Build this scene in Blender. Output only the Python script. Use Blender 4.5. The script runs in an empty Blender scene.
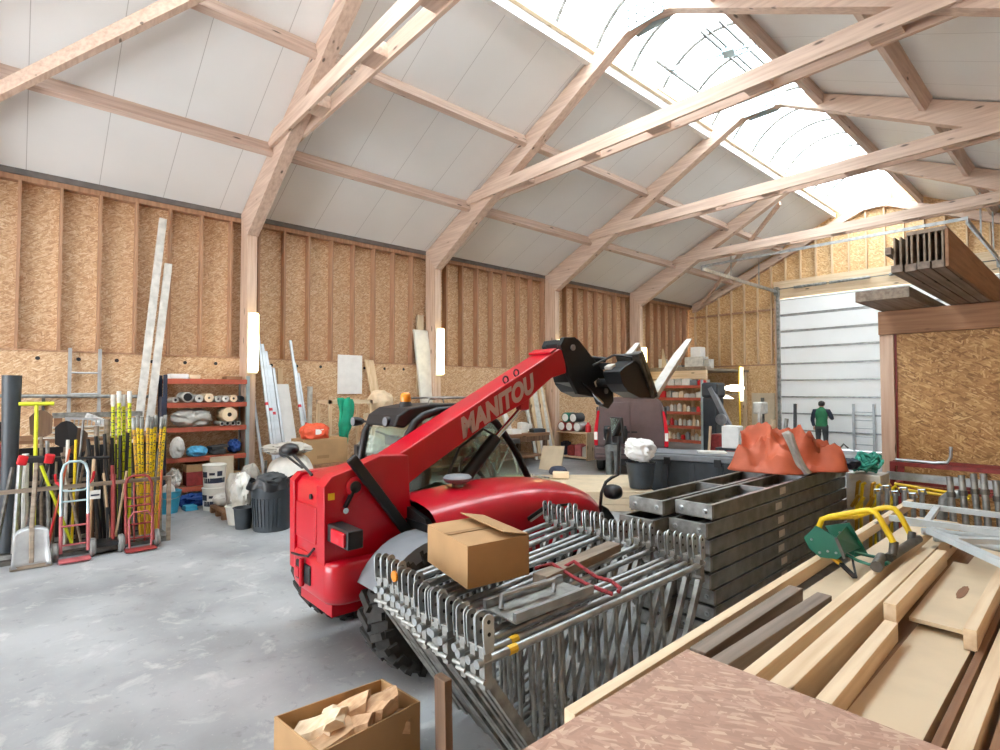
import bpy, bmesh, math, random
from mathutils import Vector, Matrix, noise

PI = math.pi
rnd = random.Random(11)
SC = bpy.context.scene
COL = SC.collection


# ------------------------------------------------------------------ helpers
class MB:
    """Collects shapes in world coordinates, stored relative to origin o."""

    def __init__(s, o=(0, 0, 0)):
        s.bm = bmesh.new()
        s.o = Vector(o)

    def v(s, p):
        return s.bm.verts.new(Vector(p) - s.o)

    def f(s, vs):
        try:
            return s.bm.faces.new(vs)
        except ValueError:
            return None

    def hexa(s, p):
        a = [s.v(q) for q in p]
        for i in ((0, 3, 2, 1), (4, 5, 6, 7), (0, 1, 5, 4), (1, 2, 6, 5), (2, 3, 7, 6), (3, 0, 4, 7)):
            s.f([a[k] for k in i])
        return s

    def box(s, x0, x1, y0, y1, z0, z1):
        return s.hexa([(x0, y0, z0), (x1, y0, z0), (x1, y1, z0), (x0, y1, z0),
                       (x0, y0, z1), (x1, y0, z1), (x1, y1, z1), (x0, y1, z1)])

    def rbox(s, c, sx, sy, sz, rz=0, rx=0, ry=0):
        M = Matrix.Translation(Vector(c)) @ Matrix.Rotation(rz, 4, 'Z') @ Matrix.Rotation(ry, 4, 'Y') @ Matrix.Rotation(rx, 4, 'X')
        return s.hexa([M @ Vector((a * sx / 2, b * sy / 2, d * sz / 2)) for d in (-1, 1) for a, b in ((-1, -1), (1, -1), (1, 1), (-1, 1))])

    def bar(s, p, q, w, h, up=(0, 0, 1)):
        p, q = Vector(p), Vector(q)
        d = (q - p).normalized()
        u = Vector(up)
        if abs(d.dot(u)) > .99:
            u = Vector((0, 1, 0))
        a = d.cross(u).normalized() * w / 2
        b = a.cross(d).normalized() * h / 2
        return s.hexa([p - a - b, p + a - b, p + a + b, p - a + b, q - a - b, q + a - b, q + a + b, q - a + b])

    def tube(s, pts, r, n=8, cap=True):
        pts = [Vector(p) for p in pts]
        rs = r if isinstance(r, (list, tuple)) else [r] * len(pts)
        rings = []
        nrm = None
        for i, p in enumerate(pts):
            t = (pts[min(i + 1, len(pts) - 1)] - pts[max(i - 1, 0)]).normalized()
            if nrm is None:
                nrm = t.orthogonal().normalized()
            else:
                nrm = (nrm - t * nrm.dot(t))
                nrm = nrm.normalized() if nrm.length > 1e-6 else t.orthogonal().normalized()
            bn = t.cross(nrm)
            rings.append([s.v(p + (nrm * math.cos(2 * PI * k / n) + bn * math.sin(2 * PI * k / n)) * rs[i]) for k in range(n)])
        for a, b in zip(rings, rings[1:]):
            for k in range(n):
                s.f([a[k], a[(k + 1) % n], b[(k + 1) % n], b[k]])
        if cap:
            s.f(rings[0][::-1])
            s.f(rings[-1])
        return s

    def prism(s, poly, ax, a, b):
        def P(q, t):
            return {'x': (t, q[0], q[1]), 'y': (q[0], t, q[1]), 'z': (q[0], q[1], t)}[ax]
        A = [s.v(P(q, a)) for q in poly]
        B = [s.v(P(q, b)) for q in poly]
        n = len(poly)
        s.f(A)
        s.f(B[::-1])
        for i in range(n):
            s.f([A[i], B[i], B[(i + 1) % n], A[(i + 1) % n]])
        return s

    def lathe(s, prof, c=(0, 0, 0), ax=(0, 0, 1), n=20, cap=True):
        c = Vector(c)
        d = Vector(ax).normalized()
        u = d.orthogonal().normalized()
        w = d.cross(u)
        rings = [[s.v(c + d * h + (u * math.cos(2 * PI * k / n) + w * math.sin(2 * PI * k / n)) * max(r, 1e-4)) for k in range(n)] for r, h in prof]
        for a, b in zip(rings, rings[1:]):
            for k in range(n):
                s.f([a[k], a[(k + 1) % n], b[(k + 1) % n], b[k]])
        if cap:
            s.f(rings[0][::-1])
            s.f(rings[-1])
        return s

    def grid(s, fn, nu, nv):
        g = [[s.v(fn(i / nu, j / nv)) for j in range(nv + 1)] for i in range(nu + 1)]
        for i in range(nu):
            for j in range(nv):
                s.f([g[i][j], g[i + 1][j], g[i + 1][j + 1], g[i][j + 1]])
        return s

    def blob(s, c, r, amp=.1, fr=3, seed=0, nu=20, nv=12, flat=None, sq=1.0, cr=None):
        """closed lumpy ellipsoid; flat = z below which it is cut level"""
        c = Vector(c)
        r = Vector(r) if not isinstance(r, (int, float)) else Vector((r, r, r))
        k = random.Random(seed)
        if cr is None:
            cr = amp if amp >= .1 else 0
        if cr:
            nu, nv = max(nu, 44), max(nv, 26)
        so = Vector((seed * 1.7, seed * .9, 2.3))
        ph = [(k.uniform(0, 6), k.uniform(0, 6), k.uniform(.6, 1.4), k.uniform(.6, 1.4)) for _ in range(5)]

        def pt(th, fi):
            x, y, z = math.sin(fi) * math.cos(th), math.sin(fi) * math.sin(th), math.cos(fi)
            if sq != 1:
                x, y, z = [math.copysign(abs(q) ** sq, q) for q in (x, y, z)]
            m = 1 + (amp * .5 if cr else amp) * sum(math.sin(fr * a * 2 * x + p + fr * z) * math.cos(fr * b * 2 * y + q - fr * .7 * x) for p, q, a, b in ph) / 2.2
            if cr:
                q = Vector((x, y, z))
                m += cr * 1.5 * (.42 - abs(noise.noise(q * 1.9 + so)) * 1.6) + cr * .8 * (.35 - abs(noise.noise(q * 4.3 + so)) * 1.4)
            p = Vector((c.x + r.x * x * m, c.y + r.y * y * m, c.z + r.z * z * m))
            if flat is not None and p.z < flat:
                p.z = flat
            return p
        top = s.v(pt(0, 0))
        bot = s.v(pt(0, PI))
        rings = [[s.v(pt(2 * PI * i / nu, PI * j / nv)) for i in range(nu)] for j in range(1, nv)]
        for i in range(nu):
            s.f([top, rings[0][i], rings[0][(i + 1) % nu]])
            s.f([bot, rings[-1][(i + 1) % nu], rings[-1][i]])
            for a, b in zip(rings, rings[1:]):
                s.f([a[i], b[i], b[(i + 1) % nu], a[(i + 1) % nu]])
        return s

    def build(s, name, m, parent=None, bevel=0, smooth=0, keep=False):
        bmesh.ops.recalc_face_normals(s.bm, faces=s.bm.faces)
        me = bpy.data.meshes.new(name)
        s.bm.to_mesh(me)
        s.bm.free()
        o = bpy.data.objects.new(name, me)
        COL.objects.link(o)
        me.materials.append(M[m] if isinstance(m, str) else m)
        if smooth:
            me.polygons.foreach_set('use_smooth', [True] * len(me.polygons))
            me.set_sharp_from_angle(angle=math.radians(smooth))
        if bevel:
            b = o.modifiers.new('edge', 'BEVEL')
            b.width = bevel
            b.segments = 2
            b.limit_method = 'ANGLE'
            b.angle_limit = math.radians(40)
        if parent:
            o.parent = parent
        else:
            o.location = s.o
        return o


def tag(o, label, cat, group=None):
    o['label'] = label
    o['category'] = cat
    if group:
        o['group'] = group
    return o


def thing(name, label, cat, loc=(0, 0, 0), rz=0, group=None):
    o = bpy.data.objects.new(name, None)
    COL.objects.link(o)
    o.location = loc
    o.rotation_euler = (0, 0, rz)
    o.empty_display_size = .1
    return tag(o, label, cat, group)


def structure(o):
    o['kind'] = 'structure'
    return o


def sroot(name, loc=(0, 0, 0)):
    o = bpy.data.objects.new(name, None)
    COL.objects.link(o)
    o.location = loc
    return structure(o)


def copy_tree(o, parent=None):
    c = o.copy()
    COL.objects.link(c)
    if parent:
        c.parent = parent
    for ch in list(o.children):
        copy_tree(ch, c)
    return c


def dup(o, loc, rz=None, label=None):
    c = copy_tree(o)
    c.location = loc
    if rz is not None:
        c.rotation_euler = (0, 0, rz)
    if label:
        c['label'] = label
    return c


def loft(p, q, t):
    return Vector(p).lerp(Vector(q), t)


# ---------------------------------------------------------------- materials
M = {}


def lin(c):
    return tuple((x / 255 / 12.92 if x / 255 <= .04045 else ((x / 255 + .055) / 1.055) ** 2.4) for x in c) + (1,)


def mat(name, rgb, rough=.6, metal=0., var=.12, scale=6., stretch=(1, 1, 1), bump=0., rgb2=None, coat=0., detail=4, spec=.5):
    m = bpy.data.materials.new(name)
    m.use_nodes = True
    nt = m.node_tree
    N, L = nt.nodes, nt.links
    b = N['Principled BSDF']
    b.inputs['Roughness'].default_value = rough
    b.inputs['Metallic'].default_value = metal
    b.inputs['Coat Weight'].default_value = coat
    b.inputs['Specular IOR Level'].default_value = spec
    c = lin(rgb)
    tc = N.new('ShaderNodeTexCoord')
    mp = N.new('ShaderNodeMapping')
    mp.inputs['Scale'].default_value = stretch
    L.new(tc.outputs['Object'], mp.inputs['Vector'])
    nz = N.new('ShaderNodeTexNoise')
    nz.inputs['Scale'].default_value = scale
    nz.inputs['Detail'].default_value = detail
    L.new(mp.outputs['Vector'], nz.inputs['Vector'])
    rp = N.new('ShaderNodeValToRGB')
    d = lin(rgb2) if rgb2 else tuple(x * (1 - var * 2) for x in c[:3]) + (1,)
    u = c if rgb2 else tuple(min(1, x * (1 + var)) for x in c[:3]) + (1,)
    rp.color_ramp.elements[0].color = d
    rp.color_ramp.elements[0].position = .32
    rp.color_ramp.elements[1].color = u
    rp.color_ramp.elements[1].position = .62
    L.new(nz.outputs['Fac'], rp.inputs['Fac'])
    L.new(rp.outputs['Color'], b.inputs['Base Color'])
    if bump:
        bp = N.new('ShaderNodeBump')
        bp.inputs['Strength'].default_value = bump
        bp.inputs['Distance'].default_value = .01
        L.new(nz.outputs['Fac'], bp.inputs['Height'])
        L.new(bp.outputs['Normal'], b.inputs['Normal'])
    M[name] = m
    return m


def wood(name, rgb, dark, axis='y', rough=.65, knots=True):
    """planed softwood: long grain streaks along one axis plus scattered knots"""
    m = mat(name, rgb, rough, rgb2=dark, scale=2.2, stretch={'x': (.5, 9, 9), 'y': (9, .5, 9), 'z': (9, 9, .5)}[axis], detail=5)
    if not knots:
        return m
    nt = m.node_tree
    N, L = nt.nodes, nt.links
    tc = [n for n in N if n.type == 'TEX_COORD'][0]
    mp = N.new('ShaderNodeMapping')
    mp.inputs['Scale'].default_value = {'x': (1.4, 5, 5), 'y': (5, 1.4, 5), 'z': (5, 5, 1.4)}[axis]
    L.new(tc.outputs['Object'], mp.inputs['Vector'])
    vo = N.new('ShaderNodeTexVoronoi')
    vo.inputs['Scale'].default_value = 1.0
    L.new(mp.outputs['Vector'], vo.inputs['Vector'])
    rp = N.new('ShaderNodeValToRGB')
    rp.color_ramp.elements[0].color = (1, 1, 1, 1)
    rp.color_ramp.elements[0].position = .07
    rp.color_ramp.elements[1].color = (0, 0, 0, 1)
    rp.color_ramp.elements[1].position = .13
    L.new(vo.outputs['Distance'], rp.inputs['Fac'])
    mx = N.new('ShaderNodeMix')
    mx.data_type = 'RGBA'
    b = N['Principled BSDF']
    src = b.inputs['Base Color'].links[0].from_socket
    L.new(rp.outputs['Color'], mx.inputs['Factor'])
    L.new(src, mx.inputs['A'])
    mx.inputs['B'].default_value = lin(tuple(int(x * .55) for x in dark))
    L.new(mx.outputs['Result'], b.inputs['Base Color'])
    return m


def osb(name, cols, scale=13., rough=.6, plane='x'):
    """strand board: three layers of stretched random flakes"""
    m = bpy.data.materials.new(name)
    m.use_nodes = True
    nt = m.node_tree
    N, L = nt.nodes, nt.links
    b = N['Principled BSDF']
    b.inputs['Roughness'].default_value = rough
    tc = N.new('ShaderNodeTexCoord')
    outs = []
    for k, ang in enumerate((.4, 1.5, 2.6)):
        mp = N.new('ShaderNodeMapping')
        e = [0, 0, 0]
        e['xyz'.index(plane)] = ang
        mp.inputs['Rotation'].default_value = e
        sc = [1.0, 1.0, 1.0]
        i, j = [q for q in range(3) if q != 'xyz'.index(plane)]
        sc[i], sc[j] = .55, 2.3
        mp2 = N.new('ShaderNodeMapping')
        mp2.inputs['Scale'].default_value = sc
        L.new(tc.outputs['Object'], mp.inputs['Vector'])
        L.new(mp.outputs['Vector'], mp2.inputs['Vector'])
        vo = N.new('ShaderNodeTexVoronoi')
        vo.inputs['Scale'].default_value = scale * (1 + .2 * k)
        L.new(mp2.outputs['Vector'], vo.inputs['Vector'])
        sp = N.new('ShaderNodeSeparateColor')
        L.new(vo.outputs['Color'], sp.inputs['Color'])
        outs.append(sp.outputs)
    rp = N.new('ShaderNodeValToRGB')
    els = rp.color_ramp.elements
    for i, c in enumerate(cols):
        p = i / (len(cols) - 1)
        e = els[i] if i < 2 else els.new(p)
        e.position = p
        e.color = lin(c)
    for i, c in enumerate(cols):
        els[i].position = i / (len(cols) - 1)
        els[i].color = lin(c)

    def mix(f, a, c):
        mx = N.new('ShaderNodeMath')
        mx.operation = 'GREATER_THAN'
        mx.inputs[1].default_value = .5
        L.new(f, mx.inputs[0])
        mm = N.new('ShaderNodeMix')
        L.new(mx.outputs[0], mm.inputs['Factor'])
        L.new(a, mm.inputs['A'])
        L.new(c, mm.inputs['B'])
        return mm.outputs['Result']
    r = mix(outs[0][1], outs[0][0], outs[1][0])
    r = mix(outs[2][1], r, outs[2][0])
    L.new(r, rp.inputs['Fac'])
    L.new(rp.outputs['Color'], b.inputs['Base Color'])
    M[name] = m


def ridged(name, rgb, axis, pitch, width, dark, rough=.35, micro=0):
    """sheet with thin darker joints every pitch metres along one axis"""
    m = mat(name, rgb, rough, var=.02, scale=.6)
    nt = m.node_tree
    N, L = nt.nodes, nt.links
    b = N['Principled BSDF']
    tc = [n for n in N if n.type == 'TEX_COORD'][0]
    sx = N.new('ShaderNodeSeparateXYZ')
    L.new(tc.outputs['Object'], sx.inputs[0])
    dv = N.new('ShaderNodeMath')
    dv.operation = 'DIVIDE'
    dv.inputs[1].default_value = pitch
    L.new(sx.outputs['XYZ'.index(axis)], dv.inputs[0])
    fr = N.new('ShaderNodeMath')
    fr.operation = 'FRACT'
    L.new(dv.outputs[0], fr.inputs[0])
    lt = N.new('ShaderNodeMath')
    lt.operation = 'LESS_THAN'
    lt.inputs[1].default_value = width / pitch
    L.new(fr.outputs[0], lt.inputs[0])
    mx = N.new('ShaderNodeMix')
    mx.data_type = 'RGBA'
    src = b.inputs['Base Color'].links[0].from_socket
    L.new(lt.outputs[0], mx.inputs['Factor'])
    L.new(src, mx.inputs['A'])
    mx.inputs['B'].default_value = lin(dark)
    L.new(mx.outputs['Result'], b.inputs['Base Color'])
    return m


def glass(name, rgb, mixf=.12, rough=.03):
    m = bpy.data.materials.new(name)
    m.use_nodes = True
    nt = m.node_tree
    N, L = nt.nodes, nt.links
    b = N['Principled BSDF']
    b.inputs['Roughness'].default_value = rough
    b.inputs['Base Color'].default_value = lin(rgb)
    t = N.new('ShaderNodeBsdfTransparent')
    t.inputs['Color'].default_value = lin(rgb)
    mx = N.new('ShaderNodeMixShader')
    mx.inputs['Fac'].default_value = mixf
    L.new(t.outputs[0], mx.inputs[1])
    L.new(b.outputs[0], mx.inputs[2])
    L.new(mx.outputs[0], N['Material Output'].inputs['Surface'])
    M[name] = m


def emit(name, rgb, strength):
    m = mat(name, rgb, .4, var=0)
    b = m.node_tree.nodes['Principled BSDF']
    b.inputs['Emission Color'].default_value = lin(rgb)
    b.inputs['Emission Strength'].default_value = strength


wood('beam_z', (214, 188, 166), (192, 160, 138), 'z')
wood('beam_y', (214, 192, 178), (190, 164, 148), 'y')
wood('beam_x', (216, 192, 174), (194, 166, 148), 'x')
wood('stud_wood', (186, 146, 116), (160, 120, 92), 'z', knots=False)
wood('pine_y', (226, 206, 176), (206, 180, 146), 'y')
wood('pine_x', (222, 198, 166), (200, 172, 138), 'x')
wood('pine_z', (220, 194, 160), (198, 168, 130), 'z')
wood('old_wood_y', (150, 136, 120), (116, 100, 86), 'y')
wood('dark_wood_y', (140, 126, 114), (104, 90, 80), 'y')
wood('dark_wood_z', (120, 92, 70), (84, 60, 44), 'z')
wood('brown_wood_y', (150, 112, 82), (118, 82, 58), 'y')
wood('brown_wood_x', (165, 122, 88), (132, 92, 64), 'x')
osb('osb_x', [(176, 136, 102), (194, 154, 116), (204, 168, 130), (212, 180, 144), (224, 200, 166)], 20, plane='x')
osb('osb_y', [(182, 138, 92), (200, 158, 108), (212, 172, 122), (222, 188, 140), (234, 208, 164)], 20, plane='y')
osb('osb_dark', [(136, 96, 52), (164, 120, 70), (178, 134, 82), (190, 148, 94), (214, 178, 124)], 18, plane='y')
osb('osb_pink', [(158, 124, 108), (166, 132, 116), (172, 136, 118), (180, 146, 128), (198, 170, 148)], 24, plane='z')
osb('osb_z', [(170, 130, 88), (188, 150, 106), (200, 166, 122), (214, 184, 144)], 14, plane='z')
mat('mdf_pale', (206, 188, 160), .6, var=.05, scale=3)
mat('cardboard', (176, 140, 98), .75, var=.05, scale=4)
mat('cardboard_inner', (150, 116, 78), .8, var=.06, scale=4)
ridged('roof_panel', (234, 236, 236), 'Y', 1.0, .01, (190, 190, 190), rough=.38)
ridged('gate_panel', (246, 248, 248), 'Z', .62, .03, (176, 184, 188), rough=.35)
mat('flashing', (116, 112, 110), .5, var=.1)
mat('red_paint', (182, 4, 32), .3, var=.05, scale=2, coat=.25)
mat('red_rust', (140, 50, 48), .55, var=.15, scale=12)
mat('red_plastic', (196, 26, 36), .4, var=.05)
mat('black_plastic', (28, 28, 31), .45, var=.1)
mat('black_paint', (10, 17, 22), .42, var=.1, coat=.1)
mat('rubber', (44, 43, 42), .85, var=.2, scale=14, bump=.3)
mat('rubber_grey', (120, 120, 118), .8, var=.12, scale=10)
mat('grey_plastic', (120, 124, 130), .5, var=.06)
mat('dark_plastic', (52, 58, 64), .5, var=.1)
mat('galvanised', (172, 176, 178), .34, .85, var=.14, scale=9)
mat('galvanised_dull', (150, 151, 148), .5, .6, var=.22, scale=10)
mat('steel_dark', (104, 102, 98), .5, .7, var=.2, scale=10)
mat('deck_steel', (126, 127, 118), .55, .35, var=.18, scale=7)
mat('alu', (186, 191, 196), .4, .5, var=.06)
mat('chrome', (215, 215, 215), .12, 1., var=.02)
mat('white_paint', (232, 232, 230), .5, var=.03)
mat('white_worn', (208, 206, 200), .55, var=.1, scale=8)
mat('white_plastic', (222, 220, 212), .55, var=.05)
mat('grey_cloth', (176, 172, 164), .85, var=.14, scale=5)
mat('film_grey', (178, 176, 170), .35, var=.16, scale=5)
mat('white_bag', (222, 220, 214), .6, var=.08, scale=5)
mat('cream_bag', (226, 202, 170), .6, var=.08, scale=5)
mat('dark_felt', (66, 68, 70), .9, var=.15)
mat('yellow_paint', (228, 196, 30), .42, var=.08, scale=8)
mat('yellow_green', (206, 214, 40), .42, var=.08, scale=8)
mat('mustard', (196, 150, 40), .5, var=.1)
mat('yellow_tape', (226, 184, 40), .5, var=.05)
mat('orange_paint', (196, 96, 58), .5, var=.12, scale=5)
mat('orange_rack', (178, 88, 66), .5, var=.12, scale=5)
mat('orange_fabric', (192, 98, 68), .62, var=.1, scale=4)
mat('orange_bag', (226, 92, 58), .55, var=.08)
mat('orange_beacon', (214, 134, 34), .25, var=.05)
mat('green_paint', (24, 104, 84), .38, var=.08, scale=4)
mat('green_cloth', (42, 116, 78), .8, var=.1)
mat('teal_fabric', (20, 150, 116), .75, var=.12, scale=5)
mat('teal_net', (60, 160, 140), .8, var=.25, scale=20)
mat('blue_plastic', (64, 164, 196), .45, var=.08)
mat('blue_deep', (30, 74, 150), .6, var=.15)
mat('blue_fabric', (84, 164, 206), .7, var=.12)
mat('navy', (40, 46, 64), .6, var=.1)
mat('pink_red', (176, 92, 96), .5, var=.12)
mat('rope_red', (150, 48, 56), .8, var=.3, scale=60)
mat('aubergine', (98, 80, 80), .32, var=.05, coat=.4)
mat('lamp_red', (206, 26, 44), .2, var=.05)
mat('lamp_white', (236, 232, 226), .2, var=.03)
mat('trousers_grey', (112, 116, 116), .85, var=.12, scale=10)
mat('skin', (196, 148, 124), .55, var=.04)
mat('hair_dark', (46, 36, 32), .7, var=.2, scale=30)
mat('firewood', (212, 178, 142), .75, rgb2=(180, 142, 108), scale=5, stretch=(6, 1, 6), bump=.3)
mat('firewood_pale', (226, 206, 178), .75, rgb2=(202, 176, 144), scale=5, stretch=(6, 1, 6), bump=.3)
mat('lettering_grey', (190, 168, 164), .45, var=.03)
mat('lettering_dark', (70, 64, 60), .6, var=.03)
mat('frame_grey', (190, 200, 206), .45, var=.06)
mat('shovel_alu', (164, 166, 168), .4, .5, var=.1)
mat('dust', (214, 206, 192), .8, var=.1, scale=8)
mat('mirror', (220, 220, 220), .04, 1., var=0)
mat('gusset_steel', (178, 200, 208), .4, .5, var=.05)
mat('brick_face', (178, 142, 112), .75, var=.14, scale=6)
emit('tube_light', (255, 236, 172), 4.0)
emit('work_light', (255, 250, 224), 14.0)
glass('cab_glass', (238, 246, 241), .10)
glass('roof_glazing', (238, 246, 248), .1, .3)

# concrete: broad blotches, trowel scuffs, fine dust
m = mat('concrete', (160, 163, 166), .5, rgb2=(128, 131, 134), scale=1.1, detail=7)
N, L = m.node_tree.nodes, m.node_tree.links
b = N['Principled BSDF']
tc = [n for n in N if n.type == 'TEX_COORD'][0]
src = b.inputs['Base Color'].links[0].from_socket
for sc_, lo, hi, colr, st in ((2.7, .56, .68, (192, 193, 192), .6), (7.5, .58, .68, (104, 106, 108), .45), (30, .6, .75, (202, 202, 200), .4)):
    nz = N.new('ShaderNodeTexNoise')
    nz.inputs['Scale'].default_value = sc_
    nz.inputs['Detail'].default_value = 8
    nz.inputs['Roughness'].default_value = .65
    nz.inputs['Distortion'].default_value = .6
    L.new(tc.outputs['Object'], nz.inputs['Vector'])
    mr = N.new('ShaderNodeMapRange')
    mr.inputs['From Min'].default_value = lo
    mr.inputs['From Max'].default_value = hi
    mr.inputs['To Max'].default_value = st
    L.new(nz.outputs['Fac'], mr.inputs['Value'])
    mx = N.new('ShaderNodeMix')
    mx.data_type = 'RGBA'
    L.new(mr.outputs['Result'], mx.inputs['Factor'])
    L.new(src, mx.inputs['A'])
    mx.inputs['B'].default_value = lin(colr)
    src = mx.outputs['Result']
L.new(src, b.inputs['Base Color'])

# ================================================================== THE HALL
XL, XR, XC = -12.2, 1.7, -5.25
YF, YB = -7.0, 22.0
SL = .476


def roofz(x):
    return 5.8 + SL * (min(x, 2 * XC - x) - XL)


structure(MB((-5, 8, 0)).box(XL - .5, XR + .5, YF - 1, YB + .4, -.2, 0).build('floor', 'concrete'))

# left long wall: recessed strand board above, studs, proud boarding below
wl = structure(MB((XL, 0, 0)).box(XL - .3, XL - .1, YF, YB, 2.6, 5.85).build('wall_left', 'osb_x'))
MB((XL, 0, 0)).box(XL - .1, XL + .1, YF, YB, 0, 2.78).build('lower_boarding', 'osb_x', wl)
MB((XL, 0, 0)).box(XL - .1, XL + .12, YF, YB, 2.78, 2.81).build('ledge', 'stud_wood', wl)
MB((XL, 0, 0)).box(XL - .12, XL + .06, YF, YB, 5.66, 5.8).build('top_plate', 'stud_wood', wl)
MB((XL, 0, 0)).box(XL + .06, XL + .1, YF, YB, 5.75, 5.86).build('flashing', 'flashing', wl)
st = MB().box(-.1, .09, -.022, .022, 2.81, 5.66).build('stud', 'stud_wood', wl)
y = -.068 - .553 * 6
first = True
while y < YB - .2:
    s_ = st if first else copy_tree(st, wl)
    s_.location = (0, y, 0)
    first = False
    y += .553
hm = MB((XL, 0, 0))
y = -.34 - .553 * 3
while y < 8.5:
    hm.lathe([(.034, 0), (.034, .004)], (XL + .099, y, 2.66), (1, 0, 0), 12)
    y += .553
h_ = hm.build('blowing_holes', 'black_plastic', wl)
h_['kind'] = 'stuff'

# roof panels, left and right of the rooflight
t_ = .12
pl = MB((-9, 8, 7)).prism([(XL - .4, roofz(XL - .4)), (-6.5, roofz(-6.5)), (-6.5, roofz(-6.5) + t_), (XL - .4, roofz(XL - .4) + t_)], 'y', YF, YB + .3)
structure(pl.build('ceiling', 'roof_panel'))
pr = MB((-1, 8, 7)).prism([(XR + .4, roofz(XR + .4)), (-4.0, roofz(-4.0)), (-4.0, roofz(-4.0) + t_), (XR + .4, roofz(XR + .4) + t_)], 'y', YF, YB + .3)
structure(pr.build('ceiling', 'roof_panel'))

# purlins and rooflight kerbs
a_ = math.atan(SL)
for x in (-10.32, -8.36, -2.14, -.18):
    sg = 1 if x < XC else -1
    n_ = Vector((sg * math.sin(a_), 0, -math.cos(a_)))
    c_ = Vector((x, 0, roofz(x))) + n_ * .125
    structure(MB((x, 8, roofz(x))).bar(c_ + Vector((0, YF, 0)), c_ + Vector((0, YB, 0)), .11, .25, up=-n_).build('purlin', 'beam_y'))
for x in (-6.52, -3.98):
    z0 = roofz(x)
    k_ = sroot('rooflight_kerb', (x, 8, z0))
    sg = 1 if x < XC else -1
    MB((x, 8, z0)).box(x - .06, x + .06, YF, YB, z0 - .26 if sg < 0 else z0 - .12, z0 + .16).build('kerb_beam', 'beam_y' if sg < 0 else 'white_paint', k_)
    MB((x, 8, z0)).box(x + sg * .06, x + sg * .14, YF, YB, z0 + .06, z0 + .15).build('kerb_strip', 'pine_y', k_)
    for yy in (4.0, 8.35, 10.2, 13.0, 17.6):
        MB((x, 8, z0)).box(x + sg * .06, x + sg * .16, yy, yy + (.9 if yy == 10.2 else .12), z0 + .15, z0 + .24).build('kerb_block', 'pine_y', k_)

# barrel rooflight: glazing, bars
rl = sroot('window_1', (XC, 8, 8.7))


def arc(t):
    a = PI * (.12 + .76 * t)
    return XC - 1.38 * math.cos(a) / math.cos(PI * .12), 8.66 + .95 * (math.sin(a) - math.sin(PI * .12)) / (1 - math.sin(PI * .12))


MB((XC, 8, 8.7)).grid(lambda u, w: (arc(u)[0], YF + (YB - YF) * w, arc(u)[1]), 14, 1).build('glazing', 'roof_glazing', rl, smooth=60)
gb = MB((XC, 0, 8.7))
gb.tube([(arc(i / 14)[0], 0, arc(i / 14)[1] - .02) for i in range(15)], .035, 6)
gb = gb.build('glazing_bar', 'steel_dark', rl)
y = 3.7
k = 0
while y < YB - .3:
    g_ = gb if k == 0 else copy_tree(gb, rl)
    g_.location = (0, y - 8, 0)
    k += 1
    y += 1.16

# smoke vent opener in the rooflight
sv = thing('vent_opener', 'blue-grey steel opener mechanism with crossed bars hanging inside the rooflight', 'window opener', (-5.0, 10.4, 9.0))
o_ = (-5.0, 10.4, 9.0)
for x in (-5.1, -4.98, -4.72):
    MB(o_).bar((x, 9.7, 9.05), (x, 11.9, 9.05), .035, .05).build('runner', 'steel_dark', sv)
MB(o_).bar((-6.3, 10.25, 8.98), (-4.1, 10.95, 9.02), .05, .05).bar((-6.25, 10.4, 8.96), (-4.15, 11.08, 9.0), .03, .04).build('cross_arm', 'gusset_steel', sv)
MB(o_).tube([(-6.3, 10.3, 8.97), (-5.9, 10.45, 9.12), (-5.3, 10.6, 9.2), (-4.7, 10.75, 9.16), (-4.2, 10.95, 9.0)], .012, 6).build('tension_rod', 'steel_dark', sv)
MB(o_).rbox((-5.0, 10.65, 9.0), .22, .26, .1, .3).build('gearbox', 'gusset_steel', sv, bevel=.01)
MB(o_).bar((-6.1, 9.75, 8.95), (-6.1, 11.7, 8.95), .05, .04).build('side_runner', 'steel_dark', sv)

# trusses
TY = [-1.15, 3.53, 8.18, 12.8, 17.48]


def truss(y):
    r = sroot('roof_truss', (XC, y, 0))
    o = (XC, y, 0)
    for sg in (1, -1):
        def X(v):
            return v if sg > 0 else 2 * XC - v
        MB(o).box(min(X(-12.12), X(-11.68)), max(X(-12.12), X(-11.68)), y - .1, y + .1, 0, 5.86).build('post', 'beam_z', r, bevel=.008)
        poly = [(X(-12.12), 5.8), (X(-11.66), 5.3), (X(-8.7), 6.96), (X(-5.7), 8.56), (XC, 8.66), (XC, roofz(XC) - .04), (X(-6.5), roofz(-6.5) - .03), (X(-12.12), roofz(-12.12) - .03)]
        MB(o).prism(poly, 'y', y - .11, y + .11).build('rafter', 'beam_x', r, bevel=.008)
    for d in (-.15, .15):
        MB(o).box(-10.5, 2 * XC + 10.5, y + d - .028, y + d + .028, 6.6, 6.86).build('tie_beam', 'beam_x', r)
    bl = MB(o)
    for x in (-8.4, -6.6, -5.1, -3.4, -1.8):
        bl.box(x - .18, x + .18, y - .12, y + .12, 6.63, 6.83)
    bl.build('spacer_blocks', 'beam_x', r)
    for d in (-.125, .125):
        MB(o).prism([(-5.72, 8.74), (-5.58, 8.55), (-4.92, 8.55), (-4.78, 8.74), (-4.78, 9.0), (-5.25, 9.14), (-5.72, 9.0)], 'y', y + d - .012, y + d + .012).build('gusset_plate', 'gusset_steel', r)
    bt = MB(o)
    for i in range(5):
        for j in range(3):
            bt.lathe([(.016, 0), (.016, .02)], (-5.6 + .175 * i, y - .137, 8.64 + .15 * j), (0, -1, 0), 6)
    bt.build('bolts', 'steel_dark', r)['kind'] = 'stuff'
    return r


for y in TY:
    truss(y)

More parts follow.
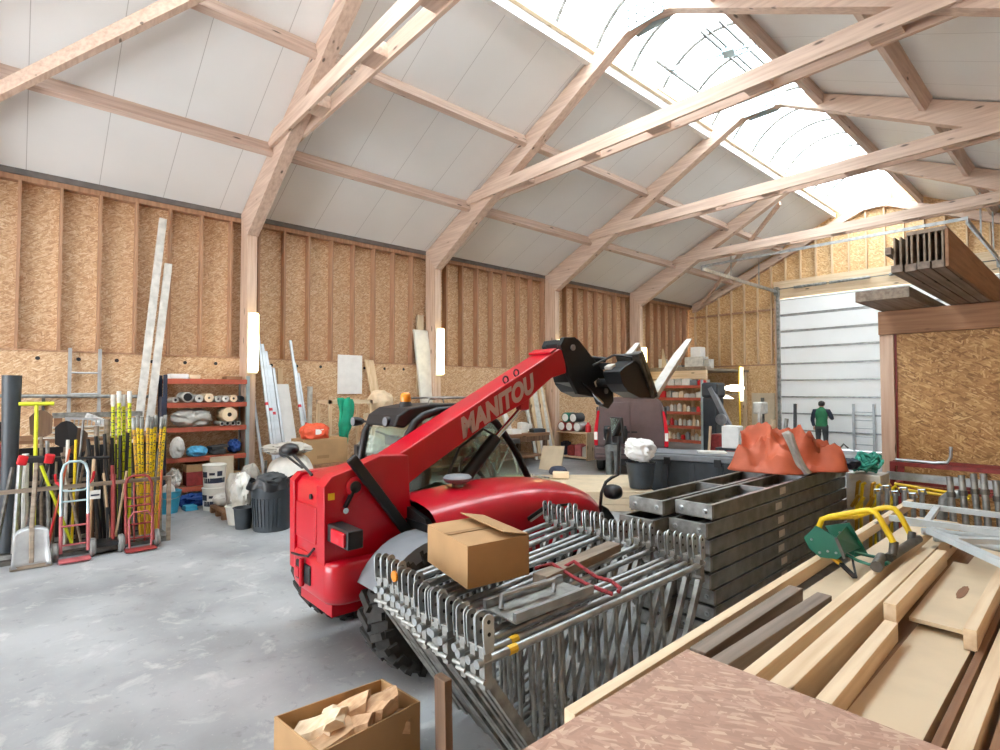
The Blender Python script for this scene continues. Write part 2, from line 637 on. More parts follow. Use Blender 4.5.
# diagonal wind braces under the purlins
br = structure(MB((-8, 1, 7)).bar((-11.5, -1.35, 5.72), (-6.3, 3.1, 8.22), .1, .2).build('wind_brace', 'beam_x'))
structure(MB((-9, 19, 7)).bar((-6.7, 17.6, 7.95), (-11.6, 21.8, 5.75), .07, .14).build('wind_brace', 'beam_x'))

# back gable wall round the sectional gate
DX0, DX1, DZ = -8.43, -2.1, 5.66
gw = sroot('wall_back', (XC, YB, 0))
o = (XC, YB, 0)
gp = MB(o)
gp.prism([(XL - .3, 0), (DX0, 0), (DX0, DZ), (DX0, roofz(DX0) + .1), (XL - .3, roofz(XL - .3) + .1)], 'y', YB + .06, YB + .26)
gp.prism([(DX0, DZ), (DX1, DZ), (DX1, roofz(DX1) + .1), (XC + 1.3, roofz(XC + 1.3) + .2), (XC, 9.7), (XC - 1.3, roofz(XC - 1.3) + .2), (DX0, roofz(DX0) + .1)], 'y', YB + .06, YB + .26)
gp.prism([(DX1, 0), (XR + .4, 0), (XR + .4, roofz(XR + .4) + .1), (DX1, roofz(DX1) + .1), (DX1, DZ)], 'y', YB + .06, YB + .26)
gp.build('board', 'osb_y', gw)
MB(o).box(XL - .1, DX0 - .1, YB - .06, YB + .06, 0, 3.1).build('lower_boarding', 'osb_y', gw)
MB(o).box(XL - .1, DX0, YB - .07, YB + .06, 3.1, 3.15).build('ledge', 'stud_wood', gw)
MB(o).box(XL, DX0, YB - .04, YB + .06, 5.26, 5.33).build('rail', 'stud_wood', gw)
MB(o).box(DX0 - .2, DX1 + .6, YB - .08, YB + .06, DZ, 6.34).build('lintel', 'pine_x', gw)
MB(o).box(DX0 - .17, DX0, YB - .09, YB + .06, 0, DZ).build('jamb_post', 'beam_z', gw)
gst = MB().box(-.022, .022, -.09, .06, 0, 1).build('gable_stud', 'pine_z', gw)
k = 0
x = -11.95
while x < XR:
    z0 = 3.15 if x < DX0 - .1 else (6.34 if x < DX1 + .5 else 0)
    z1 = min(roofz(x), 8.9) - .3
    s_ = gst if k == 0 else copy_tree(gst, gw)
    s_.location = (x - XC, 0, z0)
    s_.scale = (1, 1, z1 - z0)
    k += 1
    x += .535
MB(o).prism([(-12.0, 5.5), (-5.66, 8.36), (XC, 8.42), (XC, 8.62), (-5.7, 8.6), (-12.0, 5.86)], 'y', YB - .16, YB + .05).build('gable_rafter', 'beam_x', gw)
MB(o).prism([(2 * XC + 12.0, 5.5), (2 * XC + 5.66, 8.36), (XC, 8.42), (XC, 8.62), (2 * XC + 5.7, 8.6), (2 * XC + 12.0, 5.86)], 'y', YB - .16, YB + .05).build('gable_rafter', 'beam_x', gw)
MB(o).prism([(-5.72, 8.5), (-5.58, 8.4), (-4.92, 8.4), (-4.78, 8.5), (-4.78, 8.95), (-5.25, 9.1), (-5.72, 8.95)], 'y', YB - .2, YB - .17).build('gusset_plate', 'gusset_steel', gw)

# sectional gate
gd = sroot('door_1', (XC, YB, 0))
n_p = 9
h = DZ / n_p
for i in range(n_p):
    pb = MB(o)
    z0 = i * h
    pb.prism([(YB - .02, z0 + .015), (YB - .05, z0 + .03), (YB - .05, z0 + h - .03), (YB - .02, z0 + h - .015), (YB + .03, z0 + h - .015), (YB + .03, z0 + .015)], 'x', DX0 + .02, DX1 - .02)
    pb.build('gate_panel', 'gate_panel', gd)
    jb = MB(o).box(DX0 + .02, DX1 - .02, YB - .075, YB - .04, z0 + h - .035, z0 + h + .02)
    if i < n_p - 1:
        jb.build('joint_rail', 'galvanised', gd)
    else:
        jb.bm.free()
for x, nm in ((DX0 - .03, 0), (DX1 + .03, 1)):
    MB(o).box(x - .05, x + .05, YB - .17, YB - .06, 0, 5.8).build('gate_track', 'galvanised_dull', gd)
    tk = MB(o)
    tk.bar((x, YB - .4, 5.93), (x, 16.0, 5.95), .05, .11)
    tk.tube([(x, YB - .12, 5.75), (x, YB - .2, 5.88), (x, YB - .4, 5.94)], .05, 8)
    tk.build('ceiling_track', 'galvanised', gd)
    for yy in (20.2, 18.0):
        MB(o).bar((x, yy, 5.98), (x, yy, 7.1), .035, .035).build('hanger', 'galvanised', gd)
    MB(o).rbox((x - .02, YB - .18, 5.95), .16, .18, .3).build('bracket', 'galvanised_dull', gd)
MB(o).bar((DX0 - .05, 16.0, 6.02), (DX1 + .05, 16.0, 6.02), .05, .07).build('cross_rail', 'galvanised', gd)
for x0, x1 in ((-7.85, -6.75), (-6.65, -5.4), (-4.85, -3.7)):
    MB(o).lathe([(.05, 0), (.05, x1 - x0)], (x0, YB - .19, 6.02), (1, 0, 0), 12).build('spring', 'galvanised_dull', gd, smooth=40)
MB(o).tube([(DX0, YB - .19, 6.02), (DX1, YB - .19, 6.02)], .018, 8).build('shaft', 'steel_dark', gd)

# front gable behind the camera with its gate standing open
fw_ = sroot('wall_front', (XC, YF, 0))
FX0, FX1, FZ = -9.6, -3.2, 4.6
q = MB((XC, YF, 0))
for pg in ([(XL - .3, 0), (FX0, 0), (FX0, FZ), (FX0, roofz(FX0) + .1), (XL - .3, roofz(XL - .3) + .1)],
           [(FX0, FZ), (FX1, FZ), (FX1, roofz(FX1) + .1), (XC + 1.3, roofz(XC + 1.3) + .2), (XC, 9.7), (XC - 1.3, roofz(XC - 1.3) + .2), (FX0, roofz(FX0) + .1)],
           [(FX1, 0), (XR + .4, 0), (XR + .4, roofz(XR + .4) + .1), (FX1, roofz(FX1) + .1), (FX1, FZ)]):
    q.prism(pg, 'y', YF - .2, YF)
q.build('board', 'osb_y', fw_)
for x in (FX0 - .08, FX1 + .08):
    MB((XC, YF, 0)).box(x - .08, x + .08, YF, YF + .1, 0, FZ + .2).build('jamb_post', 'beam_z', fw_)
MB((XC, YF, 0)).box(FX0 - .2, FX1 + .2, YF, YF + .1, FZ, FZ + .3).build('lintel', 'beam_x', fw_)

# right wall and the boarded storage room built against it
wr = structure(MB((XR, 8, 0)).box(XR + .02, XR + .2, YF, YB, 0, 5.9).build('wall_right', 'osb_x'))
pt = sroot('partition', (-1.0, 9.5, 0))
o = (-1.0, 9.5, 0)
MB(o).box(-2.07, XR, 9.52, 9.6, 0, 2.92).build('board', 'osb_dark', pt)
MB(o).box(-2.24, -2.07, 9.46, 9.66, 0, 3.0).build('corner_post', 'beam_z', pt, bevel=.006)
MB(o).box(-2.07, -2.045, 9.5, 9.6, 0, 2.92).build('trim', 'red_rust', pt)
MB(o).box(-2.24, XR, 9.4, 9.56, 2.92, 3.26).build('header_beam', 'brown_wood_x', pt, bevel=.006)
MB(o).box(-2.2, -2.12, 9.66, 13.2, 0, 3.12).build('side_board', 'osb_x', pt)
MB(o).box(-2.24, XR, 9.56, 13.2, 3.12, 3.26).build('deck', 'osb_z', pt)

# ============================================================ TELEHANDLER
TO = (-4.27, 2.25, 0)
tel = thing('telehandler', 'red telescopic forklift with its boom raised and black fork carriage', 'telehandler', TO)


def wheel(x, y, out):
    o = (x, y, .465)
    R_, w = .45, .36
    t = MB(o)
    t.lathe([(.27, -w / 2 + .03), (.33, -w / 2), (.42, -w / 2 + .01), (.455, -w / 2 + .06), (.46, 0), (.455, w / 2 - .06), (.42, w / 2 - .01), (.33, w / 2), (.27, w / 2 - .03)], o, (1, 0, 0), 36)
    for k in range(22):
        a = 2 * PI * k / 22
        for sd in (-1, 1):
            a2 = a + (PI / 22 if sd > 0 else 0)
            p = Vector((x + sd * .005, y + math.cos(a2 + .16) * .46, .48 + math.sin(a2 + .16) * .46))
            q = Vector((x + sd * (w / 2 - .01), y + math.cos(a2) * .445, .48 + math.sin(a2) * .445))
            t.bar(p, q, .05, .06, up=(0, math.cos(a2), math.sin(a2)))
            q2 = Vector((x + sd * (w / 2 + .005), y + math.cos(a2) * .38, .48 + math.sin(a2) * .38))
            t.bar(q, q2, .05, .03, up=(1, 0, 0))
    wh = t.build('wheel', 'rubber', tel, smooth=35)
    rm = MB(o).lathe([(.05, out * .02), (.12, out * .03), (.2, out * .02), (.24, out * .1), (.28, out * .15), (.27, -out * .15)], o, (1, 0, 0), 24)
    for k in range(8):
        a = 2 * PI * k / 8
        rm.lathe([(.016, out * .02), (.016, out * .05)], (x, y + .09 * math.cos(a), .48 + .09 * math.sin(a)), (1, 0, 0), 6)
    r_ = rm.build('rim', 'white_worn', wh, smooth=35)
    r_.location = (0, 0, 0)
    wh.location = Vector(o) - Vector(TO)


for x, out in ((-3.53, 1), (-4.83, -1)):
    wheel(x, 2.36, out)
for x, out in ((-3.62, 1), (-4.83, -1)):
    wheel(x, 4.05, out)

# frame: two cheek plates, lower chassis, rear hatch
ck = [(1.70, .66), (1.69, 1.39), (1.75, 1.46), (1.95, 1.515), (2.15, 1.585), (2.41, 1.57), (2.43, 1.2), (2.5, .86), (2.5, .6), (1.78, .6)]
fr = MB(TO)
fr.prism(ck, 'x', -4.0, -3.86)
fr.prism([(1.70, .66), (1.69, 1.37), (1.75, 1.43), (2.2, 1.45), (2.4, 1.4), (2.43, 1.1), (2.5, .6), (1.78, .6)], 'x', -4.54, -4.44)
fr.box(-4.55, -3.95, 1.8, 5.0, .38, .75)
fr.box(-4.45, -3.98, 1.78, 2.5, .7, 1.2)
fr.build('frame', 'red_paint', tel, bevel=.005, smooth=40)
MB(TO).prism([(1.715, .82), (1.715, 1.35), (1.76, 1.41), (2.15, 1.48), (2.2, 1.25), (1.85, .8)], 'x', -4.45, -3.99).build('rear_hatch', 'red_paint', tel, bevel=.02, smooth=40)
MB(TO).box(-4.42, -4.03, 1.70, 1.72, .93, 1.21).build('hatch_panel', 'red_paint', tel, bevel=.008)
MB(TO).lathe([(.022, 0), (.022, .012)], (-4.14, 1.712, 1.28), (0, -1, 0), 12).build('hatch_lock', 'black_plastic', tel)
# bumper with tow hitch recess
bp = []
for cx, cy, a0 in ((-3.87, 1.84, -90), (-3.87, 2.1, 0), (-4.40, 2.1, 90), (-4.40, 1.84, 180)):
    for k in range(7):
        a = math.radians(a0 + 15 * k)
        bp.append((cx + .15 * math.cos(a), cy + .15 * math.sin(a)))
bm_ = MB(TO)
n = len(bp)
rings = []
for z, s in ((.53, .9), (.56, .97), (.61, 1), (.77, 1), (.81, .985), (.835, .93)):
    rings.append([bm_.v((-4.135 + (px + 4.135) * s, 1.97 + (py - 1.97) * s, z)) for px, py in bp])
for a, b in zip(rings, rings[1:]):
    for k in range(n):
        bm_.f([a[k], a[(k + 1) % n], b[(k + 1) % n], b[k]])
bm_.f(rings[0][::-1])
bm_.f(rings[-1])
bm_.build('bumper', 'red_paint', tel, smooth=50)
th = MB(TO).box(-4.36, -4.08, 1.675, 1.70, .61, .76).build('tow_recess', 'black_paint', tel, bevel=.02)
MB(TO).tube([(-4.2, 1.665, .59), (-4.2, 1.665, .80)], .02, 10).box(-4.34, -4.26, 1.66, 1.68, .64, .71).build('tow_pin', 'red_paint', th)
MB(TO).tube([(-4.5, 1.70, .77), (-4.3, 1.68, .80), (-4.12, 1.68, .83), (-4.05, 1.70, .9)], .01, 6).build('hose', 'black_plastic', tel)
# tail light on a bracket
tl = MB(TO).box(-3.87, -3.53, 1.72, 1.84, .99, 1.12).build('tail_light', 'black_plastic', tel, bevel=.008)
MB(TO).box(-3.77, -3.56, 1.70, 1.725, 1.005, 1.105).build('red_lens', 'lamp_red', tl, bevel=.01)
# cheek fittings
MB(TO).bar((-3.85, 1.925, 1.37), (-3.85, 1.84, 1.21), .02, .06, up=(1, 0, 0)).lathe([(.045, -.02), (.045, .04)], (-3.86, 1.925, 1.37), (1, 0, 0), 16).build('boom_pivot', 'black_paint', tel)
MB(TO).lathe([(.07, 0), (.075, .02), (.06, .03)], (-3.86, 1.93, 1.37), (1, 0, 0), 20).build('pivot_boss', 'red_paint', tel, smooth=40)
MB(TO).lathe([(.022, 0), (.022, .05)], (-3.86, 1.84, 1.205), (1, 0, 0), 12).build('pivot_bolt', 'chrome', tel)
MB(TO).box(-3.858, -3.853, 1.72, 1.77, 1.29, 1.34).build('warning_sticker', 'yellow_tape', tel)
MB(TO).bar((-3.80, 1.87, 1.60), (-3.80, 2.46, .84), .085, .05, up=(1, 0, 0)).build('side_strut', 'black_paint', tel, bevel=.015)
# mudguards
for x0, x1 in ((-3.72, -3.36), (-5.02, -4.64)):
    for y0 in (2.36,):
        mg = MB(TO)
        mg.grid(lambda u, w: (x0 + (x1 - x0) * u, y0 - 0.515 * math.cos(.42 + 2.1 * w), .48 + 0.515 * math.sin(.42 + 2.1 * w)), 3, 14)
        mg.grid(lambda u, w: (x1 if x0 > -4.3 else x0, y0 - (.515 - .19 * u) * math.cos(.42 + 2.1 * w), .48 + (.515 - .19 * u) * math.sin(.42 + 2.1 * w)), 1, 14)
        mg.build('mudguard', 'grey_plastic', tel, smooth=60)

# boom
BL = [(1.95, 1.1), (1.95, 1.29), (4.54, 2.573), (4.62, 2.56), (4.66, 2.306), (4.417, 2.244), (4.189, 2.10), (4.043, 1.996), (3.868, 1.923), (3.522, 1.787), (2.715, 1.367), (2.3, 1.12), (2.1, 1.02)]
boom = MB(TO).prism(BL, 'x', -4.44, -4.11).build('boom', 'red_paint', tel, bevel=.012)
d_ = Vector((0, 2.59, 1.283)).normalized()
u_ = Vector((0, -d_.z, d_.y))
p_ = Vector((-4.275, 4.5, 2.405))
MB(TO).bar(p_ - d_ * .05 + u_ * .155, p_ + d_ * .06 + u_ * .155, .345, .025, up=u_).build('boom_collar', 'red_paint', boom, bevel=.006).location = (0, 0, 0)
for yy in (3.75, 3.9):
    c = Vector((-4.14, yy, 1.29 + (yy - 1.95) * .495 + .035))
    MB(TO).tube([c + (d_ * math.cos(t) + u_ * math.sin(t)) * .035 for t in [k * PI / 8 for k in range(17)]], .009, 6).build('lifting_eye', 'black_paint', boom)
cu = bpy.data.curves.new('lettering', 'FONT')
cu.body = 'MANITOU'
cu.size = .30
cu.extrude = .002
cu.offset = .015
cu.space_character = 1.02
cu.materials.append(M['lettering_grey'])
tmp = bpy.data.objects.new('lettering_curve', cu)
COL.objects.link(tmp)
me = bpy.data.meshes.new_from_object(tmp.evaluated_get(bpy.context.evaluated_depsgraph_get()))
bpy.data.objects.remove(tmp)
tx = bpy.data.objects.new('lettering', me)
COL.objects.link(tx)
tx.parent = boom
th_ = math.radians(25.4)
c_, s_ = math.cos(th_), math.sin(th_)
loc = Vector((-4.105, 3.165, 1.651)) - Vector(TO)
me.transform(Matrix(((0, 0, 1, 0), (c_ * .765, -.11, 0, 0), (s_ * .765, .86, 0, 0), (0, 0, 0, 1))))
tx.location = loc

# lift ram
lr = MB(TO).tube([(-4.2, 3.1, 1.10), (-4.2, 3.66, 1.62)], .068, 14).build('lift_cylinder', 'black_paint', tel, smooth=40)
MB(TO).tube([(-4.2, 3.6, 1.565), (-4.2, 4.06, 1.94)], .028, 12).build('piston_rod', 'chrome', lr, smooth=40)
MB(TO).box(-4.25, -4.15, 3.98, 4.12, 1.89, 2.03).build('ram_bracket', 'red_paint', lr, bevel=.03)
MB(TO).tube([(-4.2, 3.05, 1.28), (-4.2, 3.2, 1.55), (-4.2, 3.5, 1.72), (-4.2, 3.62, 1.66)], .014, 6).build('hydraulic_hose', 'black_plastic', lr)
MB(TO).rbox((-4.15, 2.72, 1.13), .3, .6, .09, rx=.22).build('boom_guide', 'black_paint', tel, bevel=.02)

# engine bonnet
YS = [2.42, 2.6, 3.0, 3.4, 3.8, 4.2, 4.45, 4.6, 4.68]
ZT = [1.21, 1.225, 1.25, 1.26, 1.24, 1.17, 1.08, .97, .84]
WX = [.0, .0, .0, .0, .0, .02, .05, .1, .16]


def hood_pt(i, j):
    zt, w = ZT[i], WX[i]
    xr, xl = -3.40 - w, -4.2 + w
    zb = .55
    pr_ = [(xl, zb), (xl, zt - .12), (xl + .04, zt - .02), (xl + .14, zt), (-3.85, zt + .005), (xr - .2, zt - .03), (xr - .11, zt - .07), (xr - .05, zt - .15), (xr - .02, zt - .26), (xr, zb + .15), (xr - .03, zb)]
    x, z = pr_[j]
    return (x, YS[i], max(z, zb + .001 * j))


hb = MB(TO)
g = [[hb.v(hood_pt(i, j)) for j in range(11)] for i in range(9)]
for i in range(8):
    for j in range(10):
        hb.f([g[i][j], g[i + 1][j], g[i + 1][j + 1], g[i][j + 1]])
hb.f(g[8])
hb.f([g[8][0], g[8][10], g[0][10], g[0][0]])
hood = hb.build('bonnet', 'red_paint', tel, smooth=38)
sb_ = hood.modifiers.new('round', 'SUBSURF')
sb_.levels = sb_.render_levels = 1
iv = MB(TO)
poly = [hood_pt(0, j) for j in range(11)]
iv.prism([(-4.14, .6), (-4.14, 1.11), (-3.85, 1.15), (-3.6, 1.09), (-3.47, .95), (-3.45, .6)], 'y', 2.4, 2.45)
iv = iv.build('air_intake', 'black_plastic', hood)
for z in (.75, .85, .95, 1.05):
    MB(TO).bar((-4.1, 2.392, z), (-3.5, 2.392, z), .012, .02).build('intake_slat', 'black_paint', iv)
MB(TO).lathe([(.05, -.05), (.05, 0), (.1, .012), (.125, .03), (.13, .05), (.11, .07), (.05, .08)], (-3.9, 2.95, 1.275), (0, 0, 1), 24).build('air_filter_cap', 'grey_plastic', hood, smooth=50)
MB(TO).bar((-3.388, 3.33, .985), (-3.39, 3.55, 1.06), .01, .035, up=(0, 0, 1)).bar((-3.39, 3.55, 1.06), (-3.39, 3.86, 1.04), .01, .022, up=(0, 0, 1)).build('side_vent', 'black_plastic', hood)
MB(TO).bar((-3.388, 3.36, .965), (-3.388, 3.56, 1.03), .012, .02, up=(0, 0, 1)).build('vent_trim', 'alu', hood)
MB(TO).prism([(4.42, .62), (4.42, .95), (4.52, .9), (4.62, .8), (4.64, .62)], 'x', -3.47, -3.425).build('headlight_panel', 'black_paint', hood, bevel=.01)

# cab
CY = [(2.74, 1.1), (2.76, 1.4), (2.81, 1.68), (2.88, 1.79), (2.98, 1.855), (3.15, 1.90), (3.4, 1.91), (3.7, 1.87), (3.93, 1.755), (4.17, 1.49), (4.3, 1.31), (4.42, 1.1), (4.46, .98)]
cab = MB(TO).tube([(-4.5, a, b_) for a, b_ in CY], .04, 10).tube([(-5.14, a - (.12 if i < 4 else 0), b_) for i, (a, b_) in enumerate(CY)], .04, 10)
cab.box(-5.16, -4.48, 2.66, 4.46, .45, 1.0)
cab.bar((-5.14, 4.44, 1.0), (-4.5, 4.44, 1.0), .06, .08).bar((-5.14, 2.68, 1.3), (-4.5, 2.76, 1.3), .05, .06)
cab = cab.build('cab', 'black_plastic', tel, smooth=50)
rf = MB(TO).prism([(2.68, 1.76), (2.72, 1.86), (2.84, 1.93), (3.1, 1.965), (3.5, 1.97), (3.75, 1.92), (3.75, 1.87), (3.4, 1.91), (2.98, 1.87), (2.8, 1.74)], 'x', -5.14, -4.54).build('cab_roof', 'black_plastic', cab, bevel=.02)
for nm, pts in (('rear_window', [(-5.12, 2.67, 1.3), (-4.52, 2.79, 1.3), (-4.52, 2.84, 1.72), (-5.12, 2.71, 1.74)]),
                ('windscreen', [(-5.12, 4.43, 1.02), (-4.52, 4.43, 1.02), (-4.52, 3.88, 1.79), (-5.12, 3.88, 1.79)])):
    g_ = MB(TO)
    a = [g_.v(p) for p in pts] + [g_.v(Vector(p) + Vector((0, .008, 0))) for p in pts]
    for q in ((0, 1, 2, 3), (4, 5, 6, 7), (0, 1, 5, 4), (1, 2, 6, 5), (2, 3, 7, 6), (3, 0, 4, 7)):
        g_.f([a[k] for k in q])
    g_.build(nm, 'cab_glass', cab)
for x in (-4.5, -5.14):
    g_ = MB(TO).prism([(a, b_) for a, b_ in CY], 'x', x - .004, x + .004)
    g_.build('side_window', 'cab_glass', cab)
se = MB(TO).rbox((-4.82, 3.3, 1.0), .46, .46, .14).rbox((-4.82, 3.1, 1.3), .44, .12, .55, rx=-.12).build('seat', 'dark_felt', cab, bevel=.04)
stw = MB(TO)
stw.tube([(-4.82 + .18 * math.cos(t), 3.85 + .13 * math.sin(t), 1.28 + .12 * math.sin(t)) for t in [k * PI / 10 for k in range(21)]], .016, 6)
stw.tube([(-4.82, 3.85, 1.28), (-4.82, 4.1, 1.0)], .025, 6)
stw.bar((-4.98, 3.85, 1.28), (-4.66, 3.85, 1.28), .02, .03)
stw.build('steering_wheel', 'black_plastic', cab, smooth=40)
MB(TO).rbox((-4.85, 2.84, 1.6), .22, .03, .1, rz=.1).tube([(-5.08, 2.78, 1.68), (-4.95, 2.8, 1.66), (-4.85, 2.83, 1.62)], .01, 6).build('interior_mirror', 'black_paint', cab)
MB(TO).lathe([(.075, 0), (.07, .05), (.055, .08)], (-4.78, 2.95, 1.91), (0, 0, 1), 16).build('beacon_base', 'black_plastic', cab, smooth=50)
MB(TO).lathe([(.052, 0), (.056, .04), (.05, .08), (.03, .1)], (-4.78, 2.95, 1.985), (0, 0, 1), 16).build('beacon', 'orange_beacon', cab, smooth=50)
rr = MB(TO)
for x in (-4.6, -5.05):
    rr.tube([(x, 3.1, 1.95), (x, 3.12, 2.02), (x, 3.6, 2.03), (x, 3.63, 1.94)], .01, 6)
rr.tube([(-4.6, 3.4, 2.025), (-5.05, 3.4, 2.025)], .01, 6).tube([(-4.6, 3.6, 2.03), (-5.05, 3.6, 2.03)], .01, 6)
rr.build('roof_rail', 'galvanised_dull', cab)
for c, r in (((-4.70, 2.67, 1.80), .05), ((-5.28, 2.62, 1.78), .05)):
    l_ = MB(TO).lathe([(.02, .12), (.04, .09), (r, .03), (r, 0)], c, (0.05, 1, 0), 16).build('work_lamp', 'black_plastic', cab, smooth=50)
    MB(TO).lathe([(r * .88, 0), (r * .88, -.006)], c, (0, 1, 0), 16).build('lamp_glass', 'grey_plastic', l_)
MB(TO).tube([(-5.28, 2.7, 1.78), (-5.14, 2.72, 1.78)], .012, 6).build('lamp_bracket', 'black_plastic', cab)
MB(TO).rbox((-5.36, 2.72, 1.42), .2, .05, .2, rz=-.3).tube([(-5.36, 2.74, 1.5), (-5.14, 2.74, 1.6)], .012, 6).build('left_mirror', 'black_plastic', cab, bevel=.02)

# boom head, carriage, forks
HPF = [(4.6, 2.62), (4.64, 2.69), (4.80, 2.715), (4.88, 2.69), (5.23, 2.42), (5.5, 2.21), (5.5, 2.05), (5.3, 2.05), (5.0, 2.2), (4.75, 2.3)]
HP = [(4.55, 2.62), (4.61, 2.71), (4.80, 2.725), (4.88, 2.69), (5.23, 2.42), (5.52, 2.21), (5.53, 1.97), (5.42, 1.88), (5.25, 1.94), (5.2, 2.02), (4.86, 2.06), (4.7, 2.27)]
hd = MB(TO).prism(HP, 'x', -4.16, -4.10).prism(HPF, 'x', -4.45, -4.39).prism([(4.6, 2.64), (4.64, 2.69), (4.8, 2.70), (5.3, 2.3), (5.2, 2.12), (4.75, 2.2)], 'x', -4.39, -4.16)
hd = hd.build('boom_head', 'black_paint', tel, bevel=.008)
MB(TO).bar((-4.085, 4.9, 2.2), (-4.085, 5.28, 1.95), .02, .035, up=(1, 0, 0)).build('tilt_rod', 'chrome', hd)
MB(TO).rbox((-4.096, 5.2, 2.2), .006, .1, .07, rx=.5).build('data_plate', 'white_plastic', hd)
for yy, zz in ((5.36, 2.1), (4.75, 2.6)):
    MB(TO).lathe([(.035, 0), (.035, .02)], (-4.1, yy, zz), (1, 0, 0), 12).build('pivot_pin', 'galvanised_dull', hd)
cr = MB(TO)
ca = Vector((0, -.33, .54)).normalized()
cn = Vector((0, ca.z, -ca.y))
he = Vector((0, 5.76, 2.03))
CP = [(5.74, 2.02), (5.5, 2.42), (5.40, 2.46), (5.2, 2.38), (5.1, 2.32), (5.16, 2.18), (5.27, 2.09), (5.5, 2.02)]
cr.prism(CP, 'x', -3.94, -3.70)
cr.prism(CP, 'x', -4.75, -4.4)
cr.bar((-4.4, 5.3, 2.40), (-4.0, 5.3, 2.40), .08, .08)
cr.tube([(-4.45, 5.22, 2.2), (-3.95, 5.22, 2.2)], .05, 12)
carr = cr.build('fork_carriage', 'black_paint', tel, bevel=.006)
MB(TO).bar(Vector((-3.84, 0, 0)) + he - ca * .02, Vector((-3.84, 0, 0)) + he + ca * .60, .33, .035, up=cn).build('back_plate', 'steel_dark', carr)
MB(TO).tube([(-4.25, 4.95, 2.5), (-4.1, 5.35, 2.48)], .035, 10).build('tilt_cylinder', 'black_paint', carr)
MB(TO).rbox((-3.9, 5.2, 2.36), .1, .1, .1, rx=.4).build('hose_coupling', 'white_worn', carr, bevel=.01)
MB(TO).tube([(-4.0, 5.0, 2.4), (-3.85, 5.2, 2.52), (-3.75, 5.4, 2.5), (-3.75, 5.45, 2.35)], .014, 6).build('hydraulic_hose', 'black_plastic', carr)
fd = Vector((0, .76, .66)).normalized()
fnn = Vector((0, -fd.z, fd.y))
for x, hd_y in ((-3.74, 5.83), (-4.55, 5.83)):
    h0 = Vector((x, 5.83, 2.035))
    fk = MB(TO)
    cs = [h0 - Vector((.065, 0, 0)) + fnn * s for s in (0, .05)]
    a = fk
    L_ = 1.17
    pr_ = [(0, -.03), (0, .03), (L_ * .7, .025), (L_, 0.0), (L_, -.012), (L_ * .7, -.028)]
    P = []
    for xx in (-.065, .065):
        P.append([a.v(h0 + Vector((xx * (.55 if t == L_ else 1), 0, 0)) + fd * t + fnn * q) for t, q in pr_])
    n = len(pr_)
    a.f(P[0])
    a.f(P[1][::-1])
    for k in range(n):
        a.f([P[0][k], P[1][k], P[1][(k + 1) % n], P[0][(k + 1) % n]])
    fo = a.build('fork', 'white_worn', carr)
    MB(TO).bar(h0, h0 + ca * .62, .13, .05, up=cn).build('fork_shank', 'steel_dark', fo)

# mirror and lamps at the front right and rear left corners
am = MB(TO).tube([(-3.52, 4.5, .85), (-3.5, 4.5, 1.05), (-3.48, 4.55, 1.16), (-3.46, 4.62, 1.2), (-3.44, 4.7, 1.22), (-3.44, 4.72, 1.62)], .017, 8).build('mirror_arm', 'black_plastic', tel, smooth=50)
MB(TO).blob((-3.40, 4.56, 1.07), (.1, .08, .075), 0, nu=16, nv=10, sq=.8).build('front_lamp', 'black_plastic', am, smooth=60)
mc = Vector((-3.46, 4.70, 1.69))
nrm = ((Vector((0, 0, 2.1)) - mc).normalized() + (Vector((-12.1, .5, 2.4)) - mc).normalized()).normalized()
rz_ = math.atan2(nrm.x, -nrm.y)
mh = MB(TO).rbox(mc - nrm * .02, .19, .03, .28, rz=rz_, rx=-math.asin(-nrm.z) if abs(nrm.z) < 1 else 0).build('mirror_housing', 'black_plastic', am, bevel=.012)
MB(TO).rbox(mc - nrm * .003 + Vector((0, 0, .03)), .16, .006, .19, rz=rz_, rx=-math.asin(-nrm.z)).build('mirror_glass', 'mirror', mh)
rl_ = MB(TO).tube([(-4.3, 1.78, 1.42), (-4.65, 1.74, 1.58)], .012, 6).tube([(-4.55, 1.8, 1.45), (-4.8, 1.76, 1.53)], .01, 6).build('rear_lamp_arm', 'black_plastic', tel)
MB(TO).blob((-4.68, 1.74, 1.60), (.1, .075, .055), 0, nu=16, nv=10).build('rear_lamp', 'black_plastic', rl_, smooth=60)
MB(TO).blob((-4.88, 1.77, 1.56), (.075, .05, .05), .05, nu=14, nv=8).build('rear_lamp', 'black_plastic', rl_, smooth=60)

